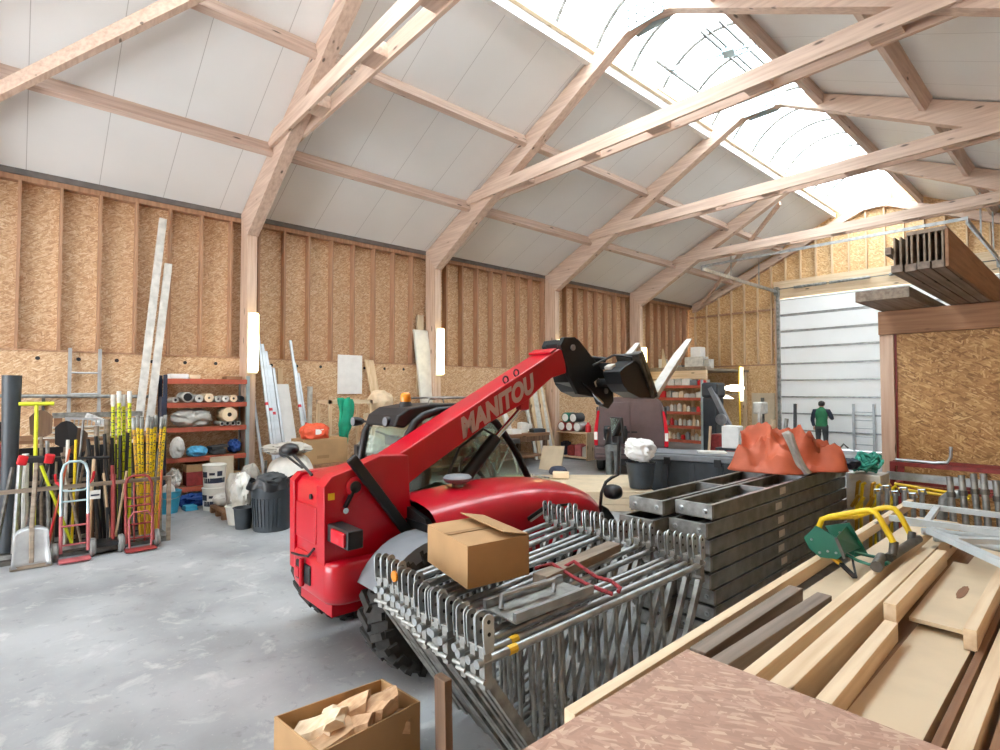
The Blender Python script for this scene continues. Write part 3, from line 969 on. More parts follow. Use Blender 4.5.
# ==================================================== SCAFFOLD GUARD FRAMES
def guard_frame(label, mrail='galvanised'):
    r = thing('scaffold_guard_frame', label, 'scaffold frame', (0, 0, 0), 0, 'scaffold guard frames standing in a row')
    L_ = 1.86
    MB().tube([(0, -.05, .93), (0, L_ + .05, .93)], .019, 10).build('top_rail', mrail, r, smooth=40)
    MB().tube([(0, .62, .03), (0, L_ - .62, .03)], .017, 8).build('foot_rail', 'galvanised_dull', r, smooth=40)
    for y, yi in ((0, .58), (L_, L_ - .58)):
        p = MB()
        p.box(-.018, .018, y - .022, y + .022, .82, .99)
        p.box(-.029, .029, y - .024, y + .024, .985, .995)
        post = p.build('end_head', 'galvanised_dull', r, bevel=.003)
        MB().bar((0, y, .86), (0, yi, .03), .03, .045, up=(0, 1, 0)).build('leg', 'galvanised_dull', r)
        for sx in (-.026, .026):
            q = MB()
            pts = [(y - .024, .97), (y + .024, .97), (y + .03, 1.03), (y + .03, 1.09)] + [(y + .03 * math.cos(t), 1.10 + .026 * math.sin(t)) for t in (.3, .8, 1.3, 1.85, 2.4, 2.85)] + [(y - .03, 1.09), (y - .03, 1.03)]
            q.prism(pts, 'x', sx - .004, sx + .004)
            ear = q.build('claw', 'galvanised', post)
            hh = MB()
            for z in (1.045, 1.095):
                hh.lathe([(.009, -.006), (.009, .006)], (sx, y, z), (1, 0, 0), 10)
            hh.build('pin_holes', 'black_plastic', ear)['kind'] = 'stuff'
        MB().tube([(-.029, y - .03, .86), (.029, y - .03, .86)], .011, 8).build('lock_pin', 'galvanised_dull', post)
    for y in (.47, .93, 1.39):
        MB().tube([(0, y, .03 if y == .93 else .2), (0, y, .93)], .012, 8).build('upright', 'galvanised_dull', r, smooth=40)
    return r


NF = 16
FL = 'galvanised scaffold guard frame, %s of the leaning row'
ORD = ['first by the table', 'second from the table', 'third from the table', 'fourth from the table', 'fifth from the table', 'sixth from the table', 'seventh from the table', 'eighth from the table',
       'ninth from the table', 'tenth from the table', 'eleventh from the table', 'fifth from the machine', 'fourth from the machine', 'third from the machine', 'second from the machine', 'last beside the red machine']
lean = .05
frames = []
for i in range(NF):
    t = i / (NF - 1)
    xt = -1.78 + (-2.88 + 1.78) * t
    y0 = 1.50 + .14 * t + rnd.uniform(-.015, .015)
    rz = math.atan2(.03 + .34 * t, 1.8)
    x0 = xt + math.sin(lean) * .93
    if i == 0:
        f_ = guard_frame(FL % ORD[0])
        proto = f_
    else:
        f_ = copy_tree(proto)
        f_['label'] = FL % ORD[i]
    f_.location = (x0, y0, .012)
    f_.rotation_euler = (rnd.uniform(-.01, .01), -lean, rz)
    f_.scale = (1, 1, 1 + rnd.uniform(-.012, .02))
    frames.append(f_)
for i, yy in ((0, .13), (1, .2)):
    MB().tube([(0, yy, .93), (0, yy + .05, .93)], .0205, 10).build('yellow_tape', 'yellow_tape', frames[i])
MB().lathe([(.03, 0), (.03, .012)], (-.035, -.035, 1.08), (-.2, -1, 0), 14).build('orange_reflector', 'orange_beacon', frames[11])

tag(MB((-2.18, 2.5, 1.03)).rbox((-2.2, 2.62, 1.045), .1, .86, .055, rz=.14).build('plank', 'old_wood_y', bevel=.004), 'weathered timber plank lying on top of the scaffold frames', 'plank')
gf = thing('steel_hatch_frame', 'small grey steel frame lying flat on the scaffold frames before the carton', 'steel frame', (-1.98, 2.02, 1.02))
o = (-1.98, 2.02, 1.02)
MB(o).box(-2.1, -1.86, 1.75, 2.32, 1.012, 1.022).build('plate', 'galvanised_dull', gf)
for x in (-2.09, -1.87):
    MB(o).box(x - .012, x + .012, 1.75, 2.32, 1.022, 1.06).build('side_bar', 'galvanised', gf)
MB(o).tube([(-2.02, 1.8, 1.03), (-2.02, 1.8, 1.09), (-2.0, 2.16, 1.09), (-2.0, 2.16, 1.03)], .014, 8).build('handle', 'galvanised', gf)
rp = MB((-1.95, 2.4, 1.03))
for k in range(2):
    rp.tube([(-2.28 + .1 * k, 2.3 + .12 * k, 1.05), (-2.2 + .1 * k, 2.36 + .08 * k, 1.085 + .02 * k), (-2.05 + .08 * k, 2.38 + .1 * k, 1.04), (-1.94 + .06 * k, 2.36 + .14 * k, 1.035), (-1.84 + .05 * k, 2.36 + .1 * k, 1.03), (-1.78, 2.38 + .05 * k, 1.02)], .011, 8)
tag(rp.build('rope', 'rope_red', smooth=60), 'red and white rope lying across the scaffold frame tubes', 'rope')


def carton(name, label, pts, z0, z1, flap=None, closed=True, grp=None):
    """pts: four floor corners in order"""
    c = Vector((sum(p[0] for p in pts) / 4, sum(p[1] for p in pts) / 4, z0))
    r = thing(name, label, 'box', c, 0, grp)
    b = MB(c)
    if closed:
        b.hexa([(p[0], p[1], z0) for p in pts] + [(p[0], p[1], z1) for p in pts])
    else:
        ctr = Vector((c.x, c.y, 0))
        inn = [(Vector((p[0], p[1], 0)) * .965 + ctr * .035) for p in pts]
        A = [b.v((p[0], p[1], z0)) for p in pts]
        B = [b.v((p[0], p[1], z1)) for p in pts]
        I = [b.v((p.x, p.y, z1)) for p in inn]
        J = [b.v((p.x, p.y, z0 + .02)) for p in inn]
        for k in range(4):
            n = (k + 1) % 4
            b.f([A[k], A[n], B[n], B[k]])
            b.f([B[k], B[n], I[n], I[k]])
            b.f([I[k], I[n], J[n], J[k]])
        b.f(A[::-1])
        b.f(J)
    b.build('body', 'cardboard', r)
    return r, c


cp = [(-2.29, 1.80), (-2.24, 2.21), (-2.78, 2.32), (-2.83, 1.91)]
ct, c = carton('cardboard_box', 'closed brown cardboard carton with one lifted flap standing on scaffold frames', cp, 1.045, 1.272)
fl = MB(c)
a, b_, d, e = [Vector((p[0], p[1], 1.274)) for p in cp]
# flap hinged on the far edge, lifted
hx = [b_, d]
up_ = Vector((-.03, -.17, .035))
fl.hexa([hx[0], hx[1], hx[1] + up_, hx[0] + up_, hx[0] + Vector((0, 0, .004)), hx[1] + Vector((0, 0, .004)), hx[1] + up_ + Vector((0, 0, .004)), hx[0] + up_ + Vector((0, 0, .004))])
fl.build('flap', 'cardboard', ct)
MB(c).bar(loft(a, e, .5) + Vector((0, 0, .001)), loft(b_, d, .5) + Vector((0, 0, .001)), .05, .002).build('packing_tape', 'cardboard_inner', ct)

# open carton of firewood on the floor
fp = [(-2.47, 1.43), (-2.62, 1.74), (-3.0, 1.69), (-3.03, 1.06)]
fp = [(-2.58, 1.12), (-2.63, 1.73), (-2.99, 1.69), (-3.03, 1.06)]
fc, c = carton('cardboard_box', 'open cardboard carton filled with split firewood on the concrete floor', fp, 0, .345, closed=False)
fw = [(-2.95, 1.2, .27, .3, .2, .6, .2), (-2.9, 1.42, .29, .2, .16, .9, .15), (-2.82, 1.3, .31, .3, .1, -.35, .1), (-2.78, 1.55, .31, .2, .13, 1.2, .1), (-2.68, 1.52, .30, .16, .12, .3, .1),
      (-2.7, 1.36, .28, .22, .12, .7, .1), (-2.72, 1.22, .26, .22, .14, 1.5, .1), (-2.9, 1.58, .25, .24, .1, .2, .1), (-2.84, 1.2, .22, .3, .2, .4, 0), (-2.7, 1.6, .22, .25, .14, 1.0, 0)]
WLB = ['wide pale split log at the left end of the firewood carton', 'split log with square end near the middle of the firewood carton', 'whitish split stave lying diagonally in the firewood carton', 'curved bark-edged log at the far end of the firewood carton',
       'short log at the far right corner of the firewood carton', 'thick split log at the right side of the firewood carton', 'split log at the near right of the firewood carton', 'log behind the others against the far side of the carton', 'log lying under the others in the firewood carton', 'log buried at the right end of the firewood carton']
for k, (x, y, z, l, w, rz, tilt) in enumerate(fw):
    w *= 1.3
    x, y = min(max(x, -2.87), -2.73), min(max(y, 1.24), 1.58)
    l = min(l, .26)
    tilt *= .6
    z += .025
    q = MB((x, y, z))
    pr_ = [(-w / 2, -.02), (-w * .2, -.035), (w / 2, -.015), (w * .42, .02), (w * .05, .04), (-w * .4, .022)]
    ca, sa = math.cos(rz), math.sin(rz)
    rings = []
    for s in range(6):
        u = s / 5 - .5
        jx = rnd.uniform(-.008, .008)
        sc = 1 - .35 * abs(u) * rnd.uniform(.6, 1.4)
        rings.append([q.v((x + ca * u * l - sa * (b * sc + jx), y + sa * u * l + ca * (b * sc + jx), z + d * (1.3 if k != 2 else .8) + u * tilt + rnd.uniform(-.006, .006))) for b, d in pr_])
    for a, b in zip(rings, rings[1:]):
        for j in range(6):
            q.f([a[j], a[(j + 1) % 6], b[(j + 1) % 6], b[j]])
    q.f(rings[0][::-1])
    q.f(rings[-1])
    tag(q.build('firewood_log', 'firewood_pale' if k in (2, 0) else 'firewood'), WLB[k], 'log', 'firewood in the carton')
tag(MB((-1.98, 1.5, 0)).hexa([(-2.02, 1.42, 0), (-1.94, 1.42, 0), (-1.94, 1.46, 0), (-2.02, 1.46, 0), (-2.02, 1.4, .84), (-1.94, 1.4, .84), (-1.94, 1.44, .84), (-2.02, 1.44, .84)]).build('timber_post', 'dark_wood_z', bevel=.003),
    'brown timber post standing upright before the scaffold frames', 'post')
tag(MB((-2.4, 1.62, .05)).rbox((-2.35, 1.66, .06), .5, .07, .06, rz=.35).build('timber_offcut', 'old_wood_y'), 'timber offcut on the floor beside the firewood carton', 'timber')

# ====================================================== STACK OF STEEL DECKS
def deck(label):
    r = thing('scaffold_deck', label, 'scaffold deck', (0, 0, 0), 0, 'steel scaffold decks stacked upside down')
    w, l, h = .33, 3.68, .125
    t = MB()
    for sx in (-1, 1):
        t.box(sx * w / 2 - (.012 if sx > 0 else 0), sx * w / 2 + (.012 if sx < 0 else 0), 0, l, 0, h)
        t.box(min(sx * w / 2, sx * (w / 2 - .035)), max(sx * w / 2, sx * (w / 2 - .035)), 0, l, h - .008, h)
    t.box(-w / 2 + .012, w / 2 - .012, 0, l, .008, .02)
    for k in range(1, 12):
        t.box(-w / 2 + .012, w / 2 - .012, l * k / 12 - .004, l * k / 12 + .004, .02, .05)
    t.build('tray', 'deck_steel', r)
    rim = MB()
    for sx in (-1, 1):
        rim.box(min(sx * (w / 2 + .001), sx * (w / 2 - .03)), max(sx * (w / 2 + .001), sx * (w / 2 - .03)), 0, l, h - .002, h + .004)
    rim.build('rim', 'galvanised', r)
    for y in (0, l):
        e = MB().box(-w / 2 - .004, w / 2 + .004, y - .015, y + .02, .02, h + .005).build('end_cap', 'galvanised_dull', r)
        for x in (-.11, .11):
            MB().lathe([(.024, 0), (.024, .018), (.012, .02), (.012, .035)], (x, y, .07), (0, -1 if y == 0 else 1, 0), 10).build('bolt', 'galvanised', e)
    for y in (1.2, 2.3):
        MB().box(-w / 2 + .012, w / 2 - .012, y - .02, y + .02, .03, h).build('cross_bar', 'galvanised', r)
    for sx in (-1, 1):
        MB().box(sx * (w / 2 + .001) - .001, sx * (w / 2 + .001) + .001, 1.45, 1.6, .03, .1).build('sticker', 'dust', r)
    return r


LV = ['top', 'second from top', 'third from top', 'fourth from top', 'fifth from top', 'sixth from top', 'second from bottom', 'bottom']
first = None
for i in range(8):
    for j, x in enumerate((-2.41, -2.77)):
        lb = 'dark grey steel scaffold deck, %s of the stack beside the %s' % (LV[i], 'table' if j == 0 else 'red machine')
        if first is None:
            first = d_k = deck(lb)
        else:
            d_k = copy_tree(first)
            d_k['label'] = lb
        d_k.location = (x + rnd.uniform(-.003, .003), 4.36 + (-.16 * j) + rnd.uniform(-.04, .04) - (.12 if i in (1,) else 0), .005 + .1437 * (7 - i))
        d_k.rotation_euler = (0, 0, .012 + rnd.uniform(-.001, .001))

# orange tarpaulin heap and webbing on the decks
tp = thing('tarpaulin', 'crumpled orange tarpaulin bundled on top of the steel deck stack', 'tarpaulin', (-2.6, 7.0, 1.15))


def tarp_pt(u, w):
    a = 2 * PI * u
    wob = 1 + .1 * math.sin(3 * a + 1) + .07 * math.sin(5 * a)
    x = -2.66 + .58 * w * math.cos(a) * wob
    y = 6.95 + .68 * w * math.sin(a) * wob
    env = (1 - w ** 3.2)
    h = .30 * env + .16 * math.exp(-((x + 2.86) ** 2 + (y - 6.75) ** 2) / .045) + .08 * math.exp(-((x + 2.4) ** 2 + (y - 6.9) ** 2) / .06)
    p = Vector((x * 2.6, y * 2.6, w))
    rg = 1 - abs(noise.noise(p + Vector((3, 1, 0)))) * 2
    r2 = 1 - abs(noise.noise(p * 2.1 + Vector((7, 2, 1)))) * 2
    r3 = 1 - abs(noise.noise(p * 4.3)) * 2
    fold = .19 * (rg - .5) + .10 * (r2 - .5) + .03 * (r3 - .5)
    z = 1.175 + max(0, h + fold * min(1, 6 * (1 - w)) * 1.1)
    n2 = noise.noise_vector(p * 1.3)
    k = .16 * min(1, .25 + 3 * (1 - w))
    return (x + n2.x * k, y + n2.y * k, z)


q = MB((-2.6, 7.0, 1.15))
q.grid(tarp_pt, 110, 44)
bmesh.ops.remove_doubles(q.bm, verts=q.bm.verts, dist=.0005)
ts = q.build('sheet', 'orange_fabric', tp, smooth=45)
so = ts.modifiers.new('thick', 'SOLIDIFY')
so.thickness = .008
MB((-2.6, 7.0, 1.15)).grid(lambda u, w: (-2.44 + .12 * u + .14 * w, 6.5 + .03 * math.sin(6 * u) - .38 * (1 - w) ** 1.0 * .35, 1.63 - .44 * (1 - (1 - w) ** 1.2) + .03 * math.sin(4 * w + 3 * u)), 4, 12).build('grey_lining', 'grey_cloth', tp, smooth=50).modifiers.new('t', 'SOLIDIFY').thickness = .008
tag(MB((-2.02, 7.35, 1.18)).blob((-2.1, 7.5, 1.22), (.1, .12, .07), .15, 2, 5, flat=1.16).build('dark_bag', 'navy', smooth=60), 'dark bag lying beside the orange tarpaulin on the deck stack', 'bag')
sp = MB((-2.18, 7.75, 1.16))
for k in range(2):
    sp.tube([(-2.38 + .1 * k, 7.8, 1.16), (-2.4 + .1 * k, 7.78, 1.36), (-2.35 + .1 * k, 7.8, 1.43), (-2.3 + .1 * k, 7.8, 1.38)], .012, 6)
tag(sp.build('wire_handle', 'steel_dark'), 'bent wire handle behind the orange tarpaulin', 'handle')

# ===================================================== TIMBER TABLE AT RIGHT
def slab(name, label, cat, x0, x1, y0, y1, z0, z1, m, rz=0, grp=None, bev=.002):
    c = ((x0 + x1) / 2, (y0 + y1) / 2, z0)
    return tag(MB(c).rbox((c[0], c[1], (z0 + z1) / 2), x1 - x0, y1 - y0, z1 - z0, rz=rz).build(name, m, bevel=bev), label, cat, grp)


for k, y in enumerate((1.75, 3.6, 5.6)):
    tr = thing('trestle', 'timber trestle under the %s of the long panel stack' % ('near end', 'middle', 'far end')[k], 'trestle', (-.6, y, 0), 0, 'trestles under the panels')
    MB((-.6, y, 0)).box(-1.3, .3, y - .05, y + .05, .62, .74).build('beam', 'brown_wood_x', tr)
    for x in (-1.15, .15):
        for s in (-1, 1):
            MB((-.6, y, 0)).bar((x, y + s * .3, 0), (x, y + s * .04, .62), .05, .05, up=(1, 0, 0)).build('leg', 'brown_wood_y', tr)
slab('insulation_panel', 'long pale panel at the left side of the table', 'panel', -1.28, -.97, 1.3, 6.6, .745, .87, 'mdf_pale')
slab('insulation_panel', 'long pale panel in the middle of the table under the timber battens', 'panel', -.70, -.465, 1.3, 6.0, .745, .87, 'mdf_pale')
slab('board', 'brown board lying low between the two pale panels', 'board', -.94, -.71, 1.3, 6.2, .745, .77, 'brown_wood_y')
tag(MB((-1.35, 4, .87)).bar((-1.315, 1.5, .91), (-1.43, 7.1, .91), .05, .08).build('timber_batten', 'pine_y', bevel=.002), 'long pale batten along the left edge of the table', 'batten', 'battens on the table')
tag(MB((-.96, 4, .87)).bar((-1.0, 1.6, .91), (-1.04, 5.9, .91), .05, .075).build('timber_batten', 'pine_y', bevel=.002), 'long batten right of the two dark beams', 'batten', 'battens on the table')
tag(MB((-.85, 4, .77)).bar((-.875, 1.6, .863), (-.92, 5.9, .863), .08, .18).build('timber_joist', 'pine_y', bevel=.003), 'deep timber joist in the middle of the table', 'joist')
tag(MB((-.69, 2.8, .87)).bar((-.725, 2.23, .916), (-.745, 3.25, .916), .055, .09).build('timber_batten', 'pine_y', bevel=.002), 'short batten ending against the small pale board', 'batten', 'battens on the table')
tag(MB((-.77, 3.9, .87)).bar((-.775, 3.36, .96), (-.79, 4.75, .96), .055, .1).build('timber_batten', 'pine_y', bevel=.002), 'raised batten along the left edge of the small pale board', 'batten', 'battens on the table')
slab('small_board', 'small pale board with a brown stain laid between two raised battens', 'board', -.735, -.505, 3.5, 4.85, .9, .922, 'mdf_pale', rz=.015)
tag(MB((-.6, 3.9, .92)).blob((-.6, 4.15, .9235), (.022, .14, .0008), .1, nu=16, nv=8).build('glue_stain', 'brown_wood_y', smooth=60), 'brown stain on the small pale board', 'stain')
tag(MB((-.43, 3.9, .87)).bar((-.465, 3.38, .925), (-.48, 4.8, .925), .05, .1).build('timber_batten', 'pine_y', bevel=.002), 'raised batten along the right edge of the small pale board', 'batten', 'battens on the table')
for k, (x, w, z, mt_) in enumerate(((-.435, .03, .88, 'brown_wood_y'), (-.37, .06, .90, 'pine_y'), (-.29, .05, .86, 'brown_wood_y'), (-.21, .08, .90, 'pine_y'))):
    tag(MB((x, 3.8, .745)).bar((x + .015, 1.4, (z + .745) / 2), (x - .01, 6.0, (z + .745) / 2), w, z - .745).build('timber_board', mt_, bevel=.002),
        'timber board on edge, %s from the right end of the table' % ('fourth', 'third', 'second', 'first')[k], 'board', 'boards on edge at the right of the table')
tag(MB((-1.2, 2.8, .87)).bar((-1.235, 2.26, .915), (-1.245, 3.42, .915), .075, .085).build('dark_beam', 'dark_wood_y', bevel=.004), 'weathered dark beam beside the left edge batten of the table', 'beam', 'two dark beams')
tag(MB((-1.1, 2.8, .87)).bar((-1.125, 2.17, .915), (-1.095, 3.42, .915), .075, .085).build('dark_beam', 'dark_wood_y', bevel=.004), 'weathered dark beam lying skewed to the right of the other dark beam', 'beam', 'two dark beams')
tag(MB((-.6, 1.7, .88)).rbox((-.63, 1.62, .965), 1.24, 1.16, .018, rz=.0).build('strand_board', 'osb_pink'), 'pinkish strand board sheet covering the near end of the table', 'board')

# green and yellow hand tool
gt = thing('paving_clamp', 'green and yellow hand clamp tool with tubular handles lying on the table', 'tool', (-1.2, 4.4, .89))
o = (-1.2, 4.4, .88)


def plate_yz(pts, y, t, m, nm, par):
    return MB(o).prism(pts, 'y', y - t / 2, y + t / 2).build(nm, m, par, bevel=.002)


p1 = plate_yz([(-1.455, 1.06), (-1.375, 1.155), (-1.31, 1.13), (-1.25, 1.10), (-1.21, .995), (-1.245, .955), (-1.35, .945), (-1.42, .99)], 4.15, .012, 'green_paint', 'side_plate', gt)
p2 = plate_yz([(-1.43, 1.09), (-1.27, 1.14), (-1.16, .94), (-1.235, .905), (-1.33, .94)], 4.5, .012, 'green_paint', 'side_plate', gt)
for par, y, pts in ((p1, 4.14, [(-1.4, 1.06), (-1.35, .98), (-1.3, 1.0), (-1.25, 1.0)]), (p2, 4.49, [(-1.33, 1.06), (-1.27, 1.02), (-1.23, .98), (-1.3, .98)])):
    bt = MB(o)
    for x, z in pts:
        bt.lathe([(.008, 0), (.008, .01)], (x, y, z), (0, -1, 0), 8)
    bt.build('bolts', 'galvanised', par)['kind'] = 'stuff'
MB(o).hexa([(-1.26, 4.15, 1.09), (-1.25, 4.15, 1.1), (-1.21, 4.15, 1.0), (-1.22, 4.15, .99), (-1.3, 4.5, 1.1), (-1.29, 4.5, 1.11), (-1.2, 4.5, .98), (-1.21, 4.5, .97)]).build('web_plate', 'green_paint', gt)
MB(o).tube([(-1.40, 4.3, 1.06), (-1.405, 4.3, 1.12), (-1.385, 4.3, 1.175), (-1.34, 4.3, 1.2), (-1.14, 4.3, 1.275), (-1.10, 4.3, 1.287), (-1.06, 4.3, 1.275), (-1.035, 4.3, 1.24), (-.965, 4.3, 1.10)], .019, 10).build('handle', 'yellow_paint', gt, smooth=50)
MB(o).tube([(-1.33, 4.8, 1.12), (-1.18, 4.9, 1.2), (-1.13, 4.9, 1.215), (-1.09, 4.9, 1.212), (-1.06, 4.9, 1.18), (-.985, 4.9, 1.02)], .019, 10).build('handle', 'yellow_paint', gt, smooth=50)
MB(o).tube([(-1.36, 4.32, 1.18), (-1.3, 4.8, 1.13)], .014, 8).build('cross_tube', 'yellow_paint', gt)
MB(o).tube([(-1.0, 4.05, .985), (-1.03, 4.3, .985)], .034, 14).tube([(-1.0, 4.32, .985), (-.965, 4.98, 1.0)], .03, 14).tube([(-.965, 4.28, 1.02), (-.965, 4.32, 1.1)], .026, 10).tube([(-.985, 4.88, 1.0), (-.985, 4.9, 1.06)], .026, 10).build('roller_bar', 'steel_dark', gt, smooth=40)
MB(o).tube([(-1.21, 4.2, .985), (-1.14, 4.2, .96), (-1.08, 4.2, .95), (-1.0, 4.18, .965), (-.96, 4.15, 1.0)], .011, 8).tube([(-1.2, 4.35, .97), (-1.05, 4.4, .955), (-.98, 4.35, .99)], .011, 8).build('linkage', 'green_paint', gt, smooth=50)
MB(o).bar((-1.28, 4.2, .95), (-1.12, 4.06, .885), .03, .015).bar((-1.2, 4.3, .93), (-1.12, 4.08, .885), .012, .012).build('foot', 'black_plastic', gt)
MB(o).bar((-1.31, 4.19, .965), (-1.23, 4.15, .93), .03, .02).build('clamp_jaw', 'mustard', gt)
MB(o).bar((-1.25, 4.14, 1.1), (-1.2, 4.14, .97), .02, .008, up=(0, 1, 0)).build('lever', 'steel_dark', gt)

# light grey steel frames at the far end of the table
def ladder_frame(label, c, l, w, rz, rx, ry, n=3, s=.04):
    r = thing('steel_bracket_frame', label, 'steel frame', c, rz, 'grey steel frames on the table')
    r.rotation_euler = (rx, ry, rz)
    for y in (-w / 2, w / 2):
        MB().box(-l / 2, l / 2, y - s / 2, y + s / 2, -s / 2, s / 2).build('rail', 'frame_grey', r)
    for k in range(n):
        x = -l / 2 + l * (k + .5) / n
        MB().box(x - s / 2, x + s / 2, -w / 2, w / 2, -s * .4, s * .4).build('rung', 'frame_grey', r)
    return r


ladder_frame('light grey steel frame lying uppermost on the far end of the table', (-.72, 5.35, 1.135), .9, .55, .05, .05, 0, 2)
ladder_frame('light grey steel frame jutting forward over the pale board', (-.45, 4.75, 1.075), .85, .42, -.85, 0, .05, 2, .045)
ladder_frame('light grey steel frame lying lowest under the other frames', (-.6, 5.7, .974), 1.0, .5, .5, 0, 0, 3, .035)
for k, (x, y, l, rz) in enumerate(((-.78, 5.3, .45, .4), (-.66, 5.2, .5, -.3), (-.55, 5.45, .4, .9))):
    c = Vector((x, y - .1 * k, 1.021))
    dv = Vector((math.cos(rz), math.sin(rz), 0)) * l / 2
    tag(MB(c).tube([c - dv, c + dv], .026, 10).build('steel_tube', 'frame_grey', smooth=40), 'short grey tube among the table frames, %s' % ('nearest the yellow handles', 'in the middle', 'furthest right')[k], 'tube', 'short tubes among the frames')

# clutter at the far end: props, red rack, yellow tubes
rk = thing('steel_rack', 'dark red steel rack standing before the boarded storage wall', 'rack', (-1.2, 8.9, 0))
o = (-1.2, 8.9, 0)
for x in (-1.95, .1):
    for y in (8.75, 9.2):
        MB(o).box(x - .03, x + .03, y - .03, y + .03, 0, 1.15).build('post', 'red_rust', rk)
for z in (1.11, .82, .3):
    for y in (8.75, 9.2):
        MB(o).box(-1.98, .13, y - .025, y + .025, z, z + .05).build('rail', 'red_rust', rk)
    for x in (-1.95, .1):
        MB(o).box(x - .025, x + .025, 8.75, 9.2, z, z + .05).build('end_rail', 'red_rust', rk)
MB((-1.2, 8.9, 0)).box(-2.0, -.6, 8.66, 8.72, .93, 1.03).build('steel_channel', 'galvanised', rk)
tag(MB((-1.6, 8.6, 1.15)).tube([(-1.92, 8.74, 1.185), (-1.5, 8.74, 1.185), (-1.38, 8.74, 1.2), (-1.345, 8.74, 1.27), (-1.34, 8.74, 1.4)], .02, 8).build('bent_tube', 'galvanised', smooth=50), 'bent grey tube with upturned end lying along the red rack', 'tube')
for k in range(2):
    tag(MB((-1.4, 8.5, .88)).tube([(-1.88 + .05 * k, 8.5 - .06 * k, .9 - .05 * k), (-1.12, 8.42 - .06 * k, .86 - .03 * k)], .018, 8).build('yellow_tube', 'yellow_paint', smooth=50), ('upper' if k == 0 else 'lower') + ' yellow tube lying across before the red rack', 'tube', 'yellow tubes')
for k in range(7):
    x = -1.09 + .085 * k
    y = 7.0 + .05 * (k % 3)
    pr_ = thing('steel_prop', 'grey steel prop, %s in the leaning bunch at the right edge' % ('first', 'second', 'third', 'fourth', 'fifth', 'sixth', 'seventh')[k], 'prop', (x + .08, y - .1, 0), 0, 'leaning steel props')
    o = (x + .08, y - .1, 0)
    top = 1.24 + .06 * ((k * 5) % 4) / 3
    MB(o).tube([(x + .08, y - .1, .02), (x, y, top)], .028, 10).build('tube', 'galvanised_dull', pr_, smooth=40)
    MB(o).box(x + .045, x + .115, y - .15, y - .05, 0, .012).build('foot_plate', 'steel_dark', pr_)
    MB(o).lathe([(.036, 0), (.036, .05)], (x + .012, y - .015, top - .2), (-.06, .09, 1.), 10).build('collar', 'steel_dark', pr_)
tag(MB((-1.15, 7.2, .95)).tube([(-1.2, 7.2, .01), (-1.2, 7.2, .7), (-1.17, 7.2, .98), (-1.12, 7.2, 1.03), (-1.03, 7.2, 1.05)], .045, 12).build('pipe_elbow', 'galvanised_dull', smooth=50), 'wide grey pipe elbow left of the leaning props', 'pipe')
for k in range(6):
    x = -1.78 + .08 * k
    pr_ = thing('scaffold_coupler_tube', 'short upright scaffold tube, %s from the yellow brackets' % ('first', 'second', 'third', 'fourth', 'fifth', 'sixth')[k], 'tube', (x, 7.35, 0), 0, 'short upright scaffold tubes')
    o = (x, 7.35, 0)
    h = .95 + .05 * (k % 2)
    MB(o).tube([(x, 7.35, 0), (x, 7.35, h)], .024, 10).build('tube', 'galvanised', pr_, smooth=40)
    MB(o).tube([(x - .02, 7.32, h - .02), (x - .02, 7.3, h + .03), (x + .03, 7.3, h + .04), (x + .04, 7.32, h - .01)], .012, 6).build('hook', 'galvanised', pr_, smooth=40)
for k in range(6):
    x = -2.08 + .075 * k
    y = 7.58 - .09 * (k % 2)
    q = MB((x, y, .6))
    q.tube([(x, y, .02), (x + .02, y, .85), (x + .04, y - .02, 1.0), (x + .07, y - .03, 1.02)], .018, 8).tube([(x - .03, y - .02, .7), (x + .05, y - .02, .85)], .02, 8)
    tag(q.build('yellow_bracket', 'yellow_paint' if k % 2 else 'mustard', smooth=50), 'yellow tubular bracket, %s behind the deck stack' % ('first', 'second', 'third', 'fourth', 'fifth', 'last')[k], 'bracket', 'yellow brackets behind the decks')
wb = tag(MB((-1.98, 7.8, 0)).box(-2.18, -1.82, 7.62, 8.0, 0, 1.1).build('crate', 'white_worn', bevel=.01), 'pale crate under the green netting behind the deck stack', 'crate')
nt_ = MB((-2.0, 7.8, 1.1))
for k in range(16):
    a = k * 2.4
    c = Vector((-2.0 + .1 * math.cos(a) * (k / 16), 7.78 + .1 * math.sin(a) * (k / 16), 1.18 + .05 * (k % 3)))
    nt_.tube([c + Vector((.09 * math.cos(t + a), .08 * math.sin(t + a), .045 * math.sin(2 * t + a) + .02 * math.cos(3 * t))) for t in [j * PI / 5 for j in range(11)]], .018, 6)
tag(nt_.build('netting', 'teal_net', smooth=60), 'tangled green netting bundled on the pale crate', 'netting')
tag(MB((-2.05, 8.15, 1.3)).lathe([(.05, 0), (.05, .14), (.02, .17), (.02, .2)], (-2.1, 8.12, 0.0), (0, 0, 1), 12).build('spray_can', 'yellow_paint'), 'yellow can standing by the corner post', 'can')

# stacks on the storage room
ps = []
for k in range(9):
    x = -1.39 + .046 * k
    tag(MB((x, 8, 3.2)).box(x - .008, x + .008, 6.46 + .02 * (k % 3), 10.9, 3.34, 3.62).build('thin_board', 'old_wood_y'), 'board standing on edge, %s from the left in the bundle over the storage wall' % ('first', 'second', 'third', 'fourth', 'fifth', 'sixth', 'seventh', 'eighth', 'ninth')[k], 'board', 'boards on edge in the overhead bundle')
for k in range(4):
    x = -1.365 + .105 * k
    tag(MB((x, 8, 3.2)).box(x - .047, x + .047, 6.42 + .03 * (k % 2), 10.9, 3.265, 3.335).build('flat_plank', 'dark_wood_y'), 'flat plank under the overhead bundle, %s from the left' % ('first', 'second', 'third', 'fourth')[k], 'plank', 'flat planks under the overhead bundle')
tag(MB((-1.2, 8, 3.6)).box(-1.3, -.99, 6.5, 10.9, 3.625, 3.66).build('top_plank', 'old_wood_y'), 'plank lying on top of the overhead bundle', 'plank')
